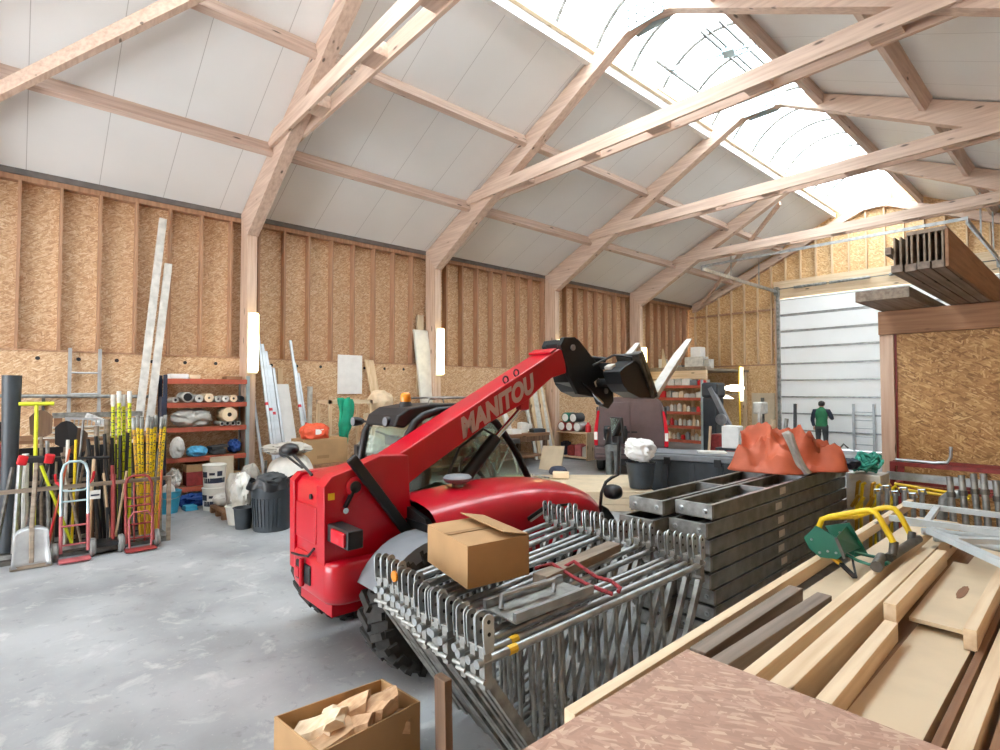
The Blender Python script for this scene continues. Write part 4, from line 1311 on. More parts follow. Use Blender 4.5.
tag(MB((-.98, 8, 3.2)).box(-.995, -.97, 6.44, 10.9, 3.265, 3.62).build('side_board', 'brown_wood_y'), 'broad brown board closing the right side of the overhead bundle', 'board')
tag(MB((-1.45, 8, 3.2)).box(-1.455, -1.405, 6.4, 10.9, 3.45, 3.52).build('thin_batten', 'dark_wood_y'), 'dark batten along the left of the overhead bundle', 'batten')
tag(MB((-1.9, 9.5, 3.26)).box(-2.2, -1.62, 8.2, 11.5, 3.265, 3.40).build('timber_beam', 'old_wood_y', bevel=.004), 'thick pale timber left of and below the overhead bundle', 'beam')

# ============================================================ LEFT: TOOL RACK
RX = -8.85
rk = thing('tool_rack', 'long grey steel floor rack with a waist-high rail holding the tools', 'rack', (RX, 0, 0))
o = (RX, 0, 0)
for y in (-1.6, 1.6):
    for x in (RX, RX - .62):
        MB(o).box(x - .025, x + .025, y - .025, y + .025, 0, .9).build('post', 'old_wood_y', rk)
for x in (RX, RX - .62):
    for z in (.88, .1):
        MB(o).box(x - .02, x + .02, -1.62, 1.62, z - .025, z + .025).build('rail', 'old_wood_y' if z > .5 else 'galvanised_dull', rk)
MB(o).box(RX - .64, RX + .02, -1.62, 1.62, .0, .05).build('base_tray', 'steel_dark', rk)


def pole_tool(name, label, cat, base, top, mpole, r=.016, head=None, mhead='steel_dark', grip=None, mgrip='black_plastic', grp='long-handled tools in the rack'):
    t = thing(name, label, cat, base, 0, grp)
    b, q = Vector(base), Vector(top)
    d = (q - b).normalized()
    MB(base).tube([b, q], r, 8).build('handle', mpole, t, smooth=40)
    side = d.cross(Vector((1, 0, 0))).normalized()
    if head == 'blade':      # spade blade at the top
        m_ = MB(base)
        pts = [(-.05, 0), (-.11, .04), (-.12, .26), (-.06, .33), (0, .35), (.06, .33), (.12, .26), (.11, .04), (.05, 0)]
        n_ = d.cross(side)
        A = [m_.v(q + side * a + d * z - n_ * (.008 + .6 * a * a)) for a, z in pts]
        B = [m_.v(q + side * a + d * z + n_ * (.008 - .6 * a * a)) for a, z in pts]
        m_.f(A)
        m_.f(B[::-1])
        for i in range(len(A)):
            j = (i + 1) % len(A)
            m_.f([A[i], B[i], B[j], A[j]])
        m_.build('blade', mhead, t)
    elif head == 'rake':
        m_ = MB(base).bar(q - side * .2, q + side * .2, .03, .03)
        for k in range(9):
            p = q - side * (.19 - .0475 * k)
            m_.bar(p, p - d * .09 + d.cross(side) * .02, .01, .01)
        m_.build('rake_head', mhead, t)
    elif head == 'T':
        MB(base).tube([q - side * .17, q + side * .17], r * 1.2, 8).build('cross_grip', mgrip, t)
    elif head == 'broom':
        m_ = MB(base).rbox(q, .07, .3, .06)
        m_.build('broom_head', mhead, t)
    elif head == 'cup':
        MB(base).lathe([(r * 1.1, -.1), (r * 1.3, -.06), (r * 1.3, .06), (r * 1.1, .07)], q, d, 10).build('cup', mhead, t, smooth=40)
        ph = MB(base)
        for i in range(9):
            ph.lathe([(r * .45, 0), (r * .45, .004)], q - d * (.16 + .07 * i) + Vector((r * .99, 0, 0)), (1, 0, 0), 8)
            ph.lathe([(r * 1.06, 0), (r * 1.06, .012)], q - d * (.19 + .14 * i), d, 8)
        ph.build('pin_holes', 'steel_dark', t)['kind'] = 'stuff'
    if grip == 'D':
        MB(base).tube([q, q + side * .06 + d * .05, q + side * .06 + d * .11, q - side * .06 + d * .11, q - side * .06 + d * .05, q], .013, 6).build('grip', mgrip, t, smooth=40)
    return t


# yellow T bar, grey pipe, snow shovel in front
pole_tool('t_handle_bar', 'bright yellow T-shaped bar standing upright at the left of the rack', 'tool', (-8.93, .16, .06), (-8.93, .16, 1.94), 'yellow_green', .02, 'T', mgrip='yellow_green', grp=None)
pp = tag(MB((-9.4, -.05, .05)).lathe([(.085, .02), (.085, 1.35), (.1, 2.22), (.1, 2.25), (.09, 2.25), (.075, 1.4), (.07, .02)], (-9.3, -.08, .05), (0, 0, 1), 18).build('plastic_pipe', 'dark_plastic', smooth=40), 'thick dark grey plastic pipe standing upright at the far left of the rack', 'pipe')
ss = thing('snow_shovel', 'wide aluminium scoop shovel with wooden handle standing before the rack', 'shovel', (-8.6, .2, 0))
o = (-8.6, .2, 0)
sc_ = MB(o)


def scoop(u, w):
    yy = (u - .5) * (.36 - .05 * w)
    edge = abs(u - .5) * 2
    x = -8.5 - .2 * w + .05 * edge ** 4
    z = .03 + .44 * w - (.06 * edge ** 3 * w)
    return (x, .14 + yy, z)


sc_.grid(scoop, 12, 8)
q = sc_.build('blade', 'shovel_alu', ss, smooth=50)
q.modifiers.new('t', 'SOLIDIFY').thickness = .006
MB(o).box(-8.53, -8.49, -.05, .33, .008, .05).build('wear_edge', 'old_wood_y', ss)
MB(o).bar((-8.52, .14, .06), (-8.70, .14, .52), .05, .02).bar((-8.68, .14, .45), (-8.82, .17, 1.25), .045, .045).build('shaft', 'old_wood_y', ss, bevel=.012)
MB(o).bar((-8.82, .03, 1.27), (-8.82, .31, 1.24), .07, .09).build('crutch_grip', 'black_plastic', ss, bevel=.02)
for y0_ in (.24, -.01):
    MB(o).bar((-8.815, y0_, 1.265), (-8.815, y0_ + .1, 1.245), .08, .12).build('red_cap', 'red_plastic', ss, bevel=.02)

TOOLS = [
    ('spade', 'dark brown square spade blade upward behind the yellow T bar', 'spade', (-9.3, .25, .06), (-9.35, .22, 1.5), 'old_wood_y', .018, 'blade', 'dark_wood_z'),
    ('shovel', 'black shovel blade upward right of the yellow T bar', 'shovel', (-9.33, .44, .06), (-9.34, .47, 1.35), 'old_wood_y', .018, 'blade', 'black_plastic'),
    ('pole', 'yellow pole leaning to the right behind the blue hand truck', 'pole', (-9.1, .56, .06), (-9.05, .22, 1.15), 'yellow_green', .018, None, None),
    ('rake', 'grey steel rake with its head up behind the blue hand truck', 'rake', (-9.32, .55, .06), (-9.36, .66, 1.72), 'galvanised', .015, 'rake', 'alu'),
    ('pole', 'orange thin pole leaning left of the blue hand truck', 'pole', (-9.0, .3, .06), (-8.98, .5, 1.35), 'orange_paint', .012, None, None),
    ('pole', 'pale grey pole leaning to the left behind the blue hand truck', 'pole', (-9.1, .65, .06), (-9.0, .42, 1.3), 'old_wood_y', .016, None, None),
    ('pole', 'yellow pole upright in the middle of the blue hand truck', 'pole', (-9.14, .55, .06), (-9.16, .57, 1.45), 'yellow_paint', .016, None, None),
    ('pole', 'white pole upright just left of the middle of the blue hand truck', 'pole', (-9.2, .48, .06), (-9.22, .49, 1.45), 'white_worn', .02, None, None),
    ('pole', 'pale pole leaning right behind the top of the blue hand truck', 'pole', (-9.27, .5, .06), (-9.3, .72, 1.4), 'old_wood_y', .016, None, None),
    ('spade', 'spade with wooden shaft and T grip behind the right side of the blue hand truck', 'spade', (-9.0, .72, .06), (-9.1, .76, 1.2), 'pine_z', .018, 'T', 'pine_z'),
    ('plank', 'pale narrow plank standing upright right of the blue hand truck', 'plank', (-9.25, .84, .06), (-9.3, .80, 1.62), 'old_wood_y', .03, None, None),
    ('pole', 'wooden pole sloping from the rail between the two hand trucks', 'pole', (-8.95, .95, .06), (-8.98, .86, 1.0), 'pine_z', .014, None, None),
    ('pole', 'wooden pole sloping right between the two hand trucks', 'pole', (-8.98, 1.0, .06), (-9.02, 1.12, 1.0), 'pine_z', .014, None, None),
    ('sledge_hammer', 'red-shafted hammer with grey neck standing between the two hand trucks', 'hammer', (-8.9, .97, .06), (-8.92, .95, 1.1), 'red_rust', .022, None, None),
    ('pole', 'pole with grey steel sleeve leaning left of the snow shovel', 'pole', (-9.05, -.02, .06), (-9.1, .02, 1.25), 'galvanised', .03, None, None),
    ('pole', 'white-grey tube upright behind the snow shovel', 'pole', (-9.15, .08, .06), (-9.2, .07, 1.3), 'white_worn', .035, None, None),
    ('pole', 'thin red pole low behind the snow shovel', 'pole', (-8.98, .28, .06), (-9.0, .4, .7), 'red_plastic', .012, None, None),
]
TOOLS += [
    ('pole', 'dark steel bar leaning left of the snow shovel grip', 'bar', (-9.0, -.2, .06), (-9.1, -.05, 1.15), 'steel_dark', .022, None, None),
    ('pole', 'black pole crossing behind the snow shovel', 'pole', (-8.98, .02, .06), (-9.12, .3, 1.2), 'black_plastic', .018, None, None),
    ('pole', 'grey steel pole behind the yellow T bar', 'pole', (-9.2, .32, .06), (-9.25, .28, 1.45), 'galvanised_dull', .022, None, None),
    ('spade', 'rusty spade with its blade up behind the blue hand truck', 'spade', (-9.38, .62, .06), (-9.41, .6, 1.25), 'dark_wood_z', .018, 'blade', 'dark_wood_z'),
    ('pole', 'dark wooden pole just right of the blue hand truck', 'pole', (-9.2, .78, .06), (-9.2, .73, 1.3), 'dark_wood_z', .018, None, None),
    ('broom', 'wide black broom upside down behind the blue hand truck', 'broom', (-9.25, .36, .06), (-9.26, .38, 1.2), 'old_wood_y', .015, 'broom', 'black_plastic'),
    ('plank', 'pale plank standing upright between black tubes and lime props', 'plank', (-9.39, .93, .06), (-9.42, .93, 1.7), 'old_wood_y', .035, None, None),
    ('pole', 'steel pole standing behind the red hand truck', 'pole', (-9.3, 1.25, .06), (-9.35, 1.2, 1.2), 'galvanised_dull', .02, None, None),
]
for a in TOOLS:
    pole_tool(a[0], a[1], a[2], a[3], a[4], a[5], a[6], a[7], a[8] or 'steel_dark')
ORDN = ['first', 'second', 'third', 'fourth', 'fifth', 'sixth', 'seventh', 'eighth', 'ninth', 'tenth', 'eleventh', 'twelfth']
for k in range(6):
    y = .74 + .055 * k
    pole_tool('black_tube', 'black plastic tube, %s from the left in the splayed bunch between the hand trucks' % ORDN[k], 'tube', (-9.08 - .05 * (k % 2), .86 + .05 * k, .06), (-9.2 - .05 * (k % 2), y + .06 * (k - 2.5) * .6 + .05, 1.45 + .03 * (k % 3)), 'black_plastic', .022, grp='splayed black tubes')
for k in range(4):
    pole_tool('formwork_prop', 'lime yellow prop with a splattered white head, %s from the left' % ORDN[k], 'prop', (-9.36 + .05 * (k % 2), 1.02 + .062 * k, .06), (-9.38 + .05 * (k % 2), .99 + .062 * k, 1.98 + .05 * (k % 2)), 'yellow_green', .022, 'cup', 'white_worn', grp='props with white heads')
for k in range(8):
    t = k / 7
    pole_tool('formwork_prop', 'orange-yellow prop with pierced grey collar, %s from the left in the splayed bunch' % ORDN[k], 'prop', (-9.03 - .06 * (k % 3), 1.30 + .026 * k, .06), (-9.08 - .065 * (k % 3), 1.20 + .056 * k, 1.66 + .02 * (k % 2)), 'yellow_paint' if k % 3 else 'mustard', .021, 'cup', 'galvanised_dull', grp='splayed yellow props')
pole_tool('pole', 'thin orange-brown pole upright beside the right post of the rack', 'pole', (-8.82, 1.47, .03), (-8.8, 1.5, 1.0), 'orange_paint', .014)
pole_tool('pole', 'thin dark pole upright by the red hand truck', 'pole', (-8.8, 1.4, .3), (-8.84, 1.46, 1.3), 'steel_dark', .012)


def hand_truck(label, y0, w, h, mu, ml, lp, rx):
    c = (rx, y0, 0)
    t = thing('hand_truck', label, 'hand truck', c)
    fr = MB(c)
    for s in (-1, 1):
        fr.tube([(rx + .02, y0 + s * w / 2, .1), (rx - .08, y0 + s * w / 2, h * .45)], .019, 8)
    fr.build('lower_frame', ml, t, smooth=40)
    up = MB(c)
    up.tube([(rx - .08, y0 - w / 2, h * .45), (rx - .18, y0 - w / 2, h * .88), (rx - .2, y0 - w / 2 + .03, h * .97), (rx - .2, y0 - w / 2 + .08, h), (rx - .2, y0 + w / 2 - .08, h), (rx - .2, y0 + w / 2 - .03, h * .97), (rx - .18, y0 + w / 2, h * .88), (rx - .08, y0 + w / 2, h * .45)], .017, 8)
    up.tube([(rx - .15, y0 - w / 2, h * .72), (rx - .13, y0 - w / 2 + .04, h * .7), (rx - .13, y0 + w / 2 - .04, h * .7), (rx - .15, y0 + w / 2, h * .72)], .013, 8)
    up.build('handle', mu, t, smooth=40)
    for z in (.16, .35, .6):
        MB(c).tube([(rx + .01 - .13 * z, y0 - w / 2, z * h), (rx + .01 - .13 * z, y0 + w / 2, z * h)], .012, 8).build('cross_bar', ml if z < .5 else mu, t)
    MB(c).box(rx, rx + .2, y0 - w / 2 - .02, y0 + w / 2 + .02, .02, .032).build('toe_plate', ml, t)
    for s in (-1, 1):
        wc = (rx - .04, y0 + s * (w / 2 + .05), .115)
        q = MB(c).lathe([(.04, -.03), (.1, -.032), (.115, -.015), (.115, .015), (.1, .032), (.04, .03)], wc, (0, 1, 0), 20).build('wheel', 'rubber_grey', t, smooth=40)
        MB(c).lathe([(.05, s * .034), (.02, s * .04)], wc, (0, 1, 0), 12).build('hub', 'galvanised_dull', q)
    MB(c).tube([(rx - .04, y0 - w / 2 - .06, .115), (rx - .04, y0 + w / 2 + .06, .115)], .012, 6).build('axle', 'steel_dark', t)
    if lp:
        for s in (-1, 1):
            MB(c).tube([(rx - .16, y0 + s * w / 2, h * .75), (rx - .2, y0 + s * (w / 2 + .05), h * .8), (rx - .16, y0 + s * (w / 2 + .06), h * .88)], .016, 8).build('grip', 'red_plastic', t)
    else:
        MB(c).tube([(rx + .06, y0 - w / 2 + .03, .05), (rx + .04, y0 - w / 2 + .02, .42), (rx + .03, y0 - w / 2 + .07, .5), (rx + .03, y0 + w / 2 - .07, .5), (rx + .04, y0 + w / 2 - .02, .42), (rx + .06, y0 + w / 2 - .03, .05)], .012, 8).build('front_hoop', 'pink_red', t, smooth=40)
        for s in (-.06, .06):
            MB(c).tube([(rx - .02, y0 + s, .1), (rx - .12, y0 + s, h * .92)], .01, 6).build('back_bar', ml, t)
    return t


hand_truck('hand truck with blue-grey handle and pink lower frame standing before the rack', .545, .27, 1.2, 'gusset_steel', 'pink_red', True, -8.6)
hand_truck('low red hand truck with a rounded handle standing before the rack', 1.23, .30, .95, 'red_rust', 'red_rust', False, -8.6)
pole_tool('steel_bar', 'tall thin red bar left of the red hand truck', 'bar', (-8.72, .955, .01), (-8.79, .955, 1.0), 'red_rust', .018, grp=None)
mw = thing('floor_scraper', 'low black wheeled scraper between the two hand trucks', 'scraper', (-8.7, .9, 0))
o = (-8.7, .9, 0)
MB(o).box(-8.85, -8.6, .74, 1.02, .1, .16).build('deck', 'black_plastic', mw, bevel=.01)
MB(o).lathe([(.06, -.13), (.06, .13)], (-8.72, .88, .062), (0, 1, 0), 16).build('roller', 'steel_dark', mw)
MB(o).bar((-8.75, .9, .14), (-8.9, .9, .55), .03, .03).build('stem', 'black_plastic', mw)
pb = thing('paper_label_board', 'small white label board on the right upright of the blue hand truck', 'label', (-8.64, .73, .75))
MB((-8.66, .73, .75)).box(-8.675, -8.665, .69, .80, .72, .83).build('board', 'white_worn', pb)
MB((-8.66, .73, .75)).box(-8.664, -8.66, .70, .79, .76, .78).build('print', 'navy', pb)

# behind the rack, on and along the wall
ld = thing('ladder', 'aluminium ladder standing against the strand board wall', 'ladder', (-12.0, .85, 0))
o = (-12.0, .85, 0)
for y in (.64, 1.06):
    MB(o).box(-12.04, -11.98, y - .025, y + .025, 0, 2.85).build('stile', 'alu', ld)
for k in range(7):
    MB(o).tube([(-12.01, .64, .2 + .37 * k), (-12.01, 1.06, .2 + .37 * k)], .015, 8).build('rung', 'alu', ld)
wr_ = thing('wall_bar', 'long horizontal grey steel bar resting on brackets along the wall', 'bar', (-11.9, .6, 2.0))
MB((-11.9, .6, 2.0)).tube([(-11.92, -1.5, 2.03), (-11.92, 1.8, 2.0)], .03, 8).build('bar', 'galvanised_dull', wr_)
for y in (-.9, .3, 1.5):
    MB((-11.9, .6, 2.0)).box(-12.1, -11.88, y - .02, y + .02, 1.92, 1.98).build('bracket', 'steel_dark', wr_)
MB((-11.9, .6, 2.0)).box(-12.1, -12.06, .28, .32, .0, 1.95).build('prop_leg', 'steel_dark', wr_)
cw = thing('steel_angle', 'grey steel angle lying on the plank pile below the wall bar', 'steel section', (-10.6, .8, 1.6))
MB((-10.6, .8, 1.6)).box(-10.92, -10.8, .38, 1.55, 1.68, 1.76).build('web', 'galvanised_dull', cw)
MB((-10.6, .8, 1.6)).bar((-10.76, .8, 1.72), (-10.5, 1.25, 1.48), .06, .09).build('bent_end', 'galvanised_dull', cw)
pk = thing('storage_table', 'rough timber table behind the tool rack carrying planks', 'table', (-10.5, .6, 0))
o = (-10.5, .6, 0)
MB(o).box(-11.1, -10.0, -1.4, 1.7, 1.36, 1.41).build('top', 'brown_wood_y', pk)
for x in (-11.0, -10.1):
    for y in (-1.3, 1.6):
        MB(o).box(x - .04, x + .04, y - .04, y + .04, 0, 1.36).build('leg', 'brown_wood_y', pk)
MB(o).box(-10.06, -10.02, -1.4, 1.7, .3, 1.3).build('shade_board', 'black_plastic', pk)  # black board stands in for the deep shadow behind the tools
MB((-10.6, .8, 1.6)).box(-10.95, -10.78, .4, .5, 1.412, 1.68).build('packing', 'brown_wood_y', cw)
for k in range(7):
    y0 = .1 + .12 * (k % 3)
    tag(MB((-10.3, .8, 1.45)).bar((-10.15 - .06 * (k % 3), y0 + .06, 1.424 + .024 * k), (-10.25 - .05 * (k % 3), y0 + 1.1 - .08 * (k % 4), 1.424 + .024 * k), .1, .02).build('thin_plank', 'pine_y' if k % 3 else 'white_worn'),
        'thin plank, %s from the bottom of the pile behind the rack' % ORDN[k], 'plank', 'thin planks piled behind the rack')
tag(MB((-9.6, -.25, 1.4)).rbox((-10.3, -.35, 1.54), .3, .5, .25, rz=.1).build('tool_case', 'black_plastic', bevel=.02), 'black tool case on the timber table at the far left', 'case')
tag(MB((-9.7, -.4, 1.3)).rbox((-9.75, -.35, 1.25), .25, .5, .3, rz=.1).rbox((-9.75, -.35, .55), .2, .4, 1.1).build('machine_cover', 'red_rust', bevel=.03), 'dark red machine housing at the left edge behind the rack', 'machine')

for k, (y, w, h, m_, nm) in enumerate(((.12, .4, .62, 'steel_dark', 'dark steel drum box'), (.55, .36, .9, 'black_plastic', 'tall black crate'), (.98, .38, .7, 'dark_plastic', 'dark grey crate'), (1.4, .34, .5, 'navy', 'dark blue crate'))):
    tag(MB((-9.75, y, 0)).rbox((-9.75, y, h / 2), .42, w, h).rbox((-9.75, y, h + .012), .45, w + .02, .025).build('crate', m_, bevel=.015), nm + ' added as shade on the floor behind the tool rack', 'crate', 'dark crates added as shade behind the rack')  # dark crates added so the space behind the rack reads as shadow

# leaning metal profiles
for k, (y0, y1, zt, x1, w) in enumerate(((1.50, 2.0, 5.42, -12.04, .13), (1.66, 2.10, 4.56, -12.03, .13))):
    q = MB((-11.6, y0, 0))
    q.bar((-11.75 + .05 * k, y0, .02), (x1, y1, zt), w, .05, up=(1, 0, .2))
    tag(q.build('metal_profile', 'white_worn', bevel=.004), ('taller' if k == 0 else 'shorter') + ' of two pale metal profiles leaning against the wall by the shelving', 'profile', 'two tall pale profiles')
tag(MB((-11.6, 1.9, 0)).rbox((-11.2, 1.9, 1.0), .2, .06, 2.0).build('navy_board', 'navy'), 'dark board standing behind the left upright of the shelving', 'panel')

# ------------------------------------------------------ orange-beam shelving
su = thing('shelving_unit', 'shelving unit with orange beams and grey uprights against the wall', 'shelving', (-11.8, 2.72, 0))
o = (-11.8, 2.72, 0)
SZ = [.30, .86, 1.42, 1.88, 2.33]
for x in (-12.02, -11.55):
    for y in (2.0, 3.44):
        MB(o).box(x - .03, x + .03, y - .03, y + .03, 0, 2.4).build('upright', 'gusset_steel' if y > 3 else 'navy', su)
for z in SZ:
    for x in (-12.02, -11.52):
        MB(o).box(x - .02, x + .02, 2.03, 3.41, z - .09, z).build('beam', 'orange_rack', su)
    MB(o).box(-12.0, -11.54, 2.03, 3.41, z - .03, z).build('shelf', 'brown_wood_y', su)


def roll(label, y, z, r, x0, L_, m_, hole=.4, grp=None, cat='roll'):
    t = thing('roll', label, cat, (x0, y, z), 0, grp)
    MB((x0, y, z)).lathe([(r * hole, 0), (r * .96, 0), (r, -.01), (r, -L_), (r * hole, -L_)], (x0, y, z), (1, 0, 0), 18, cap=False).build('sheet', m_, t, smooth=40)
    MB((x0, y, z)).lathe([(r * hole, -.02), (r * hole, -.03)], (x0, y, z), (1, 0, 0), 14).build('core', 'black_plastic', t)
    return t


x_ = 0
for k, (y, r, m_, hl) in enumerate(((2.16, .05, 'film_grey', .5), (2.36, .1, 'grey_cloth', .75), (2.55, .075, 'white_worn', .3), (2.72, .085, 'cream_bag', .25), (2.88, .06, 'film_grey', .3), (3.015, .065, 'white_worn', .3), (3.16, .07, 'cream_bag', .35), (3.30, .06, 'dark_plastic', .6))):
    roll('roll of sheeting end-on, %s from the left on the second shelf from the top' % ORDN[k], y, SZ[3] + r + .003, r, -11.48, .5, m_, hl, 'rolls on the second shelf')
roll('large cream roll end-on at the right of the middle shelf', 3.08, SZ[2] + .22, .14, -11.44, .5, 'cream_bag', .3)
for k in range(4):
    roll('thin pipe end-on, %s from the left below the large cream roll' % ORDN[k], 2.95 + .1 * k, SZ[2] + .044, .04, -11.46, .5, 'film_grey', .7, 'thin pipes on the middle shelf', 'pipe')
tag(MB((-11.6, 2.5, SZ[2])).blob((-11.68, 2.48, SZ[2] + .16), (.2, .33, .17), .2, 3, 4, 28, 18, flat=SZ[2] + .003).build('film_bundle', 'film_grey', smooth=50), 'large bundle of crumpled grey plastic film on the middle shelf', 'bundle')
tag(MB((-11.6, 2.2, SZ[1])).blob((-11.5, 2.2, SZ[1] + .18), (.13, .12, .19), .12, 2, 2, 22, 14, flat=SZ[1] + .003).build('white_bag', 'white_bag', smooth=50), 'white plastic bag at the left of the fourth shelf', 'bag')
tag(MB((-11.6, 2.6, SZ[1])).blob((-11.62, 2.55, SZ[1] + .08), (.18, .17, .11), .16, 3, 7, 24, 12, flat=SZ[1] + .003).build('blue_cloth', 'blue_fabric', smooth=50), 'crumpled light blue cloth on the fourth shelf', 'cloth')
tag(MB((-11.6, 2.9, SZ[1])).blob((-11.66, 2.92, SZ[1] + .06), (.17, .15, .07), .06, 2, 1, 20, 10, flat=SZ[1] + .003, sq=.6).rbox((-11.64, 2.92, SZ[1] + .15), .3, .3, .05, rz=.1, rx=.1).build('dark_felt_stack', 'dark_felt', smooth=40), 'folded dark felt sheets in the middle of the fourth shelf', 'felt')
tag(MB((-11.6, 3.2, SZ[1])).blob((-11.7, 3.24, SZ[1] + .14), (.17, .12, .13), .18, 3, 3, 20, 12, flat=SZ[1] + .003).build('blue_tarp', 'blue_deep', smooth=50), 'dark blue tarpaulin crumpled at the right of the fourth shelf', 'tarpaulin')
tag(MB((-11.4, 2.95, .6)).rbox((-11.44, 2.95, .42), .03, .42, .83).build('cardboard_sheet', 'mdf_pale'), 'beige cardboard sheet standing before the two lowest shelves', 'sheet')
tag(MB((-11.6, 2.5, SZ[0])).rbox((-11.7, 2.55, SZ[0] + .134), .3, .36, .26).build('carton', 'red_rust', bevel=.006), 'reddish carton on the lowest shelf', 'carton')
tag(MB((-11.6, 2.55, SZ[0])).rbox((-11.7, 2.57, SZ[0] + .338), .3, .4, .14).build('carton', 'cardboard', bevel=.006), 'pale carton on top of the reddish carton', 'carton')
tag(MB((-11.6, 2.2, SZ[0])).blob((-11.66, 2.19, SZ[0] + .16), (.16, .11, .18), .2, 3, 8, 22, 14, flat=SZ[0] + .003).build('white_rag', 'white_bag', smooth=40), 'crumpled white rag at the left of the lowest shelf', 'rag')
tag(MB((-11.6, 3.1, SZ[0])).rbox((-11.75, 3.15, SZ[0] + .104), .36, .4, .2).build('carton', 'cardboard_inner', bevel=.006), 'brown carton at the right of the lowest shelf', 'carton')
for k, (y, w, h, m_) in enumerate(((2.24, .3, .09, 'white_paint'), (2.5, .18, .08, 'cream_bag'), (3.2, .3, .06, 'brown_wood_y'))):
    tag(MB((-11.75, y, SZ[4])).rbox((-11.75, y, SZ[4] + h / 2 + .003), .3, w, h).build('box', m_, bevel=.004), ('white flat box', 'cream small box', 'brown flat box')[k] + ' on the top shelf of the orange shelving', 'box', 'boxes on the top shelf')
# things under and before the shelving
tb = thing('bucket', 'light blue bucket on the floor before the shelving', 'bucket', (-10.85, 1.95, 0))
o = (-10.85, 1.95, 0)
MB(o).lathe([(.15, 0), (.2, .36), (.215, .37), (.2, .38), (.185, .36), (.14, .02)], o, (0, 0, 1), 22).build('body', 'blue_plastic', tb, smooth=40)
MB(o).tube([(-10.85 + .225 * math.sin(t), 1.95 + .205 * math.cos(t), .36 - .1 * math.sin(t)) for t in [k * PI / 8 for k in range(9)]], .005, 6).build('handle', 'galvanised', tb)
tag(MB((-10.85, 1.95, .3)).blob((-10.85, 1.95, .36), (.11, .11, .14), .05, 2, 6).build('white_container', 'white_bag', smooth=50), 'white container inside the light blue bucket', 'container')
tag(MB((-11.0, 2.45, 0)).blob((-11.2, 2.45, .09), (.18, .28, .12), .25, 3, 5, 26, 14, flat=.003).build('blue_tarp', 'blue_deep', smooth=40), 'dark blue tarpaulin crumpled on the floor under the shelving', 'tarpaulin')
tag(MB((-10.8, 2.35, 0)).rbox((-10.86, 2.29, .05), .2, .18, .06, rz=.1).rbox((-10.86, 2.29, .015), .24, .2, .03, rz=.1).build('foam_board', 'blue_plastic', bevel=.005), 'light blue foam board lying on the floor before the shelving', 'board')


def tub(name, label, c, r0, r1, h, m_, lidm=None, print_=None, cat='bucket', grp=None):
    t = thing(name, label, cat, c, 0, grp)
    if lidm:
        prof = [(r0, 0), (r1, h * .9), (r1, h * .97)]
    else:
        prof = [(r0, 0), (r1, h * .97), (r1 + .012, h * .975), (r1 + .012, h), (r1 - .01, h), (r1 - .014, h * .95), (r0 - .012, .015)]
    MB(c).lathe(prof, c, (0, 0, 1), 26).build('body', m_, t, smooth=40)
    if lidm:
        MB(c).lathe([(r1 + .008, h * .93), (r1 + .012, h * .97), (r1, h), (r1 * .6, h * .985)], c, (0, 0, 1), 26).build('lid', lidm, t, smooth=40)
    if print_:
        b_ = MB(c)
        cc = Vector(c)
        for a0, a1, z0, z1 in print_:
            b_.grid(lambda u, w: (cc.x + (r0 + (r1 - r0) * (z0 + (z1 - z0) * w) + .002) * math.cos(a0 + (a1 - a0) * u), cc.y + (r0 + (r1 - r0) * (z0 + (z1 - z0) * w) + .002) * math.sin(a0 + (a1 - a0) * u), cc.z + h * (z0 + (z1 - z0) * w)), 8, 2)
        b_.build('print', 'navy', t)
    return t


PR = [(-1.3, .9, .2, .42), (-1.6, -.9, .45, .7), (.0, .5, .5, .72), (-.7, -.2, .55, .66)]
tub('paint_tub', 'white paint tub with dark print, lower of the two stacked', (-10.62, 2.62, 0), .17, .19, .40, 'white_plastic', 'white_plastic', PR, 'tub', 'stacked paint tubs')
tub('paint_tub', 'white paint tub with dark print, upper of the two stacked', (-10.62, 2.62, .402), .17, .19, .40, 'white_plastic', 'white_plastic', PR, 'tub', 'stacked paint tubs')
pl_ = thing('pallet', 'low timber pallet under the grey sacks', 'pallet', (-9.9, 2.95, 0))
o = (-9.9, 2.95, 0)
for k in range(4):
    MB(o).box(-10.4, -9.6, 2.5 + .2 * k, 2.64 + .2 * k, .1, .125).build('top_board', 'brown_wood_x', pl_)
for x in (-10.35, -10.0, -9.65):
    MB(o).box(x - .05, x + .05, 2.5, 3.24, 0, .1).build('bearer', 'brown_wood_y', pl_)
tag(MB((-10.2, 2.75, .13)).blob((-10.22, 2.72, .23), (.18, .2, .1), .1, 2, 1, 24, 12, flat=.128, sq=.8).build('cement_sack', 'white_bag', smooth=50), 'white sack lying at the left of the pallet', 'sack', 'sacks on the pallet')
tag(MB((-10.0, 3.0, .13)).blob((-9.78, 2.76, .42), (.2, .17, .3), .1, 2, 3, 24, 16, flat=.128, sq=.8).build('grey_sack', 'grey_cloth', smooth=50), 'grey sack standing upright on the pallet', 'sack', 'sacks on the pallet')
tag(MB((-10.0, 3.2, .13)).blob((-10.1, 3.08, .46), (.22, .17, .34), .1, 2.4, 6, 28, 18, flat=.128, sq=.8).build('grey_sack', 'grey_cloth', smooth=50), 'large grey sack with folded top behind the upright sack', 'sack', 'sacks on the pallet')
tub('bucket', 'small white bucket on the floor beside the black bucket', (-9.22, 2.6, 0), .12, .16, .29, 'white_plastic')
tag(MB((-9.4, 2.72, .2)).blob((-9.36, 2.72, .46), (.15, .15, .28), .25, 3, 12, 24, 16).build('white_rag', 'white_bag', smooth=40), 'white rag with dark red stains hanging over the small white bucket', 'rag')
tub('bucket', 'small black bucket beside the large dark bin', (-8.86, 2.6, 0), .11, .14, .32, 'dark_plastic')
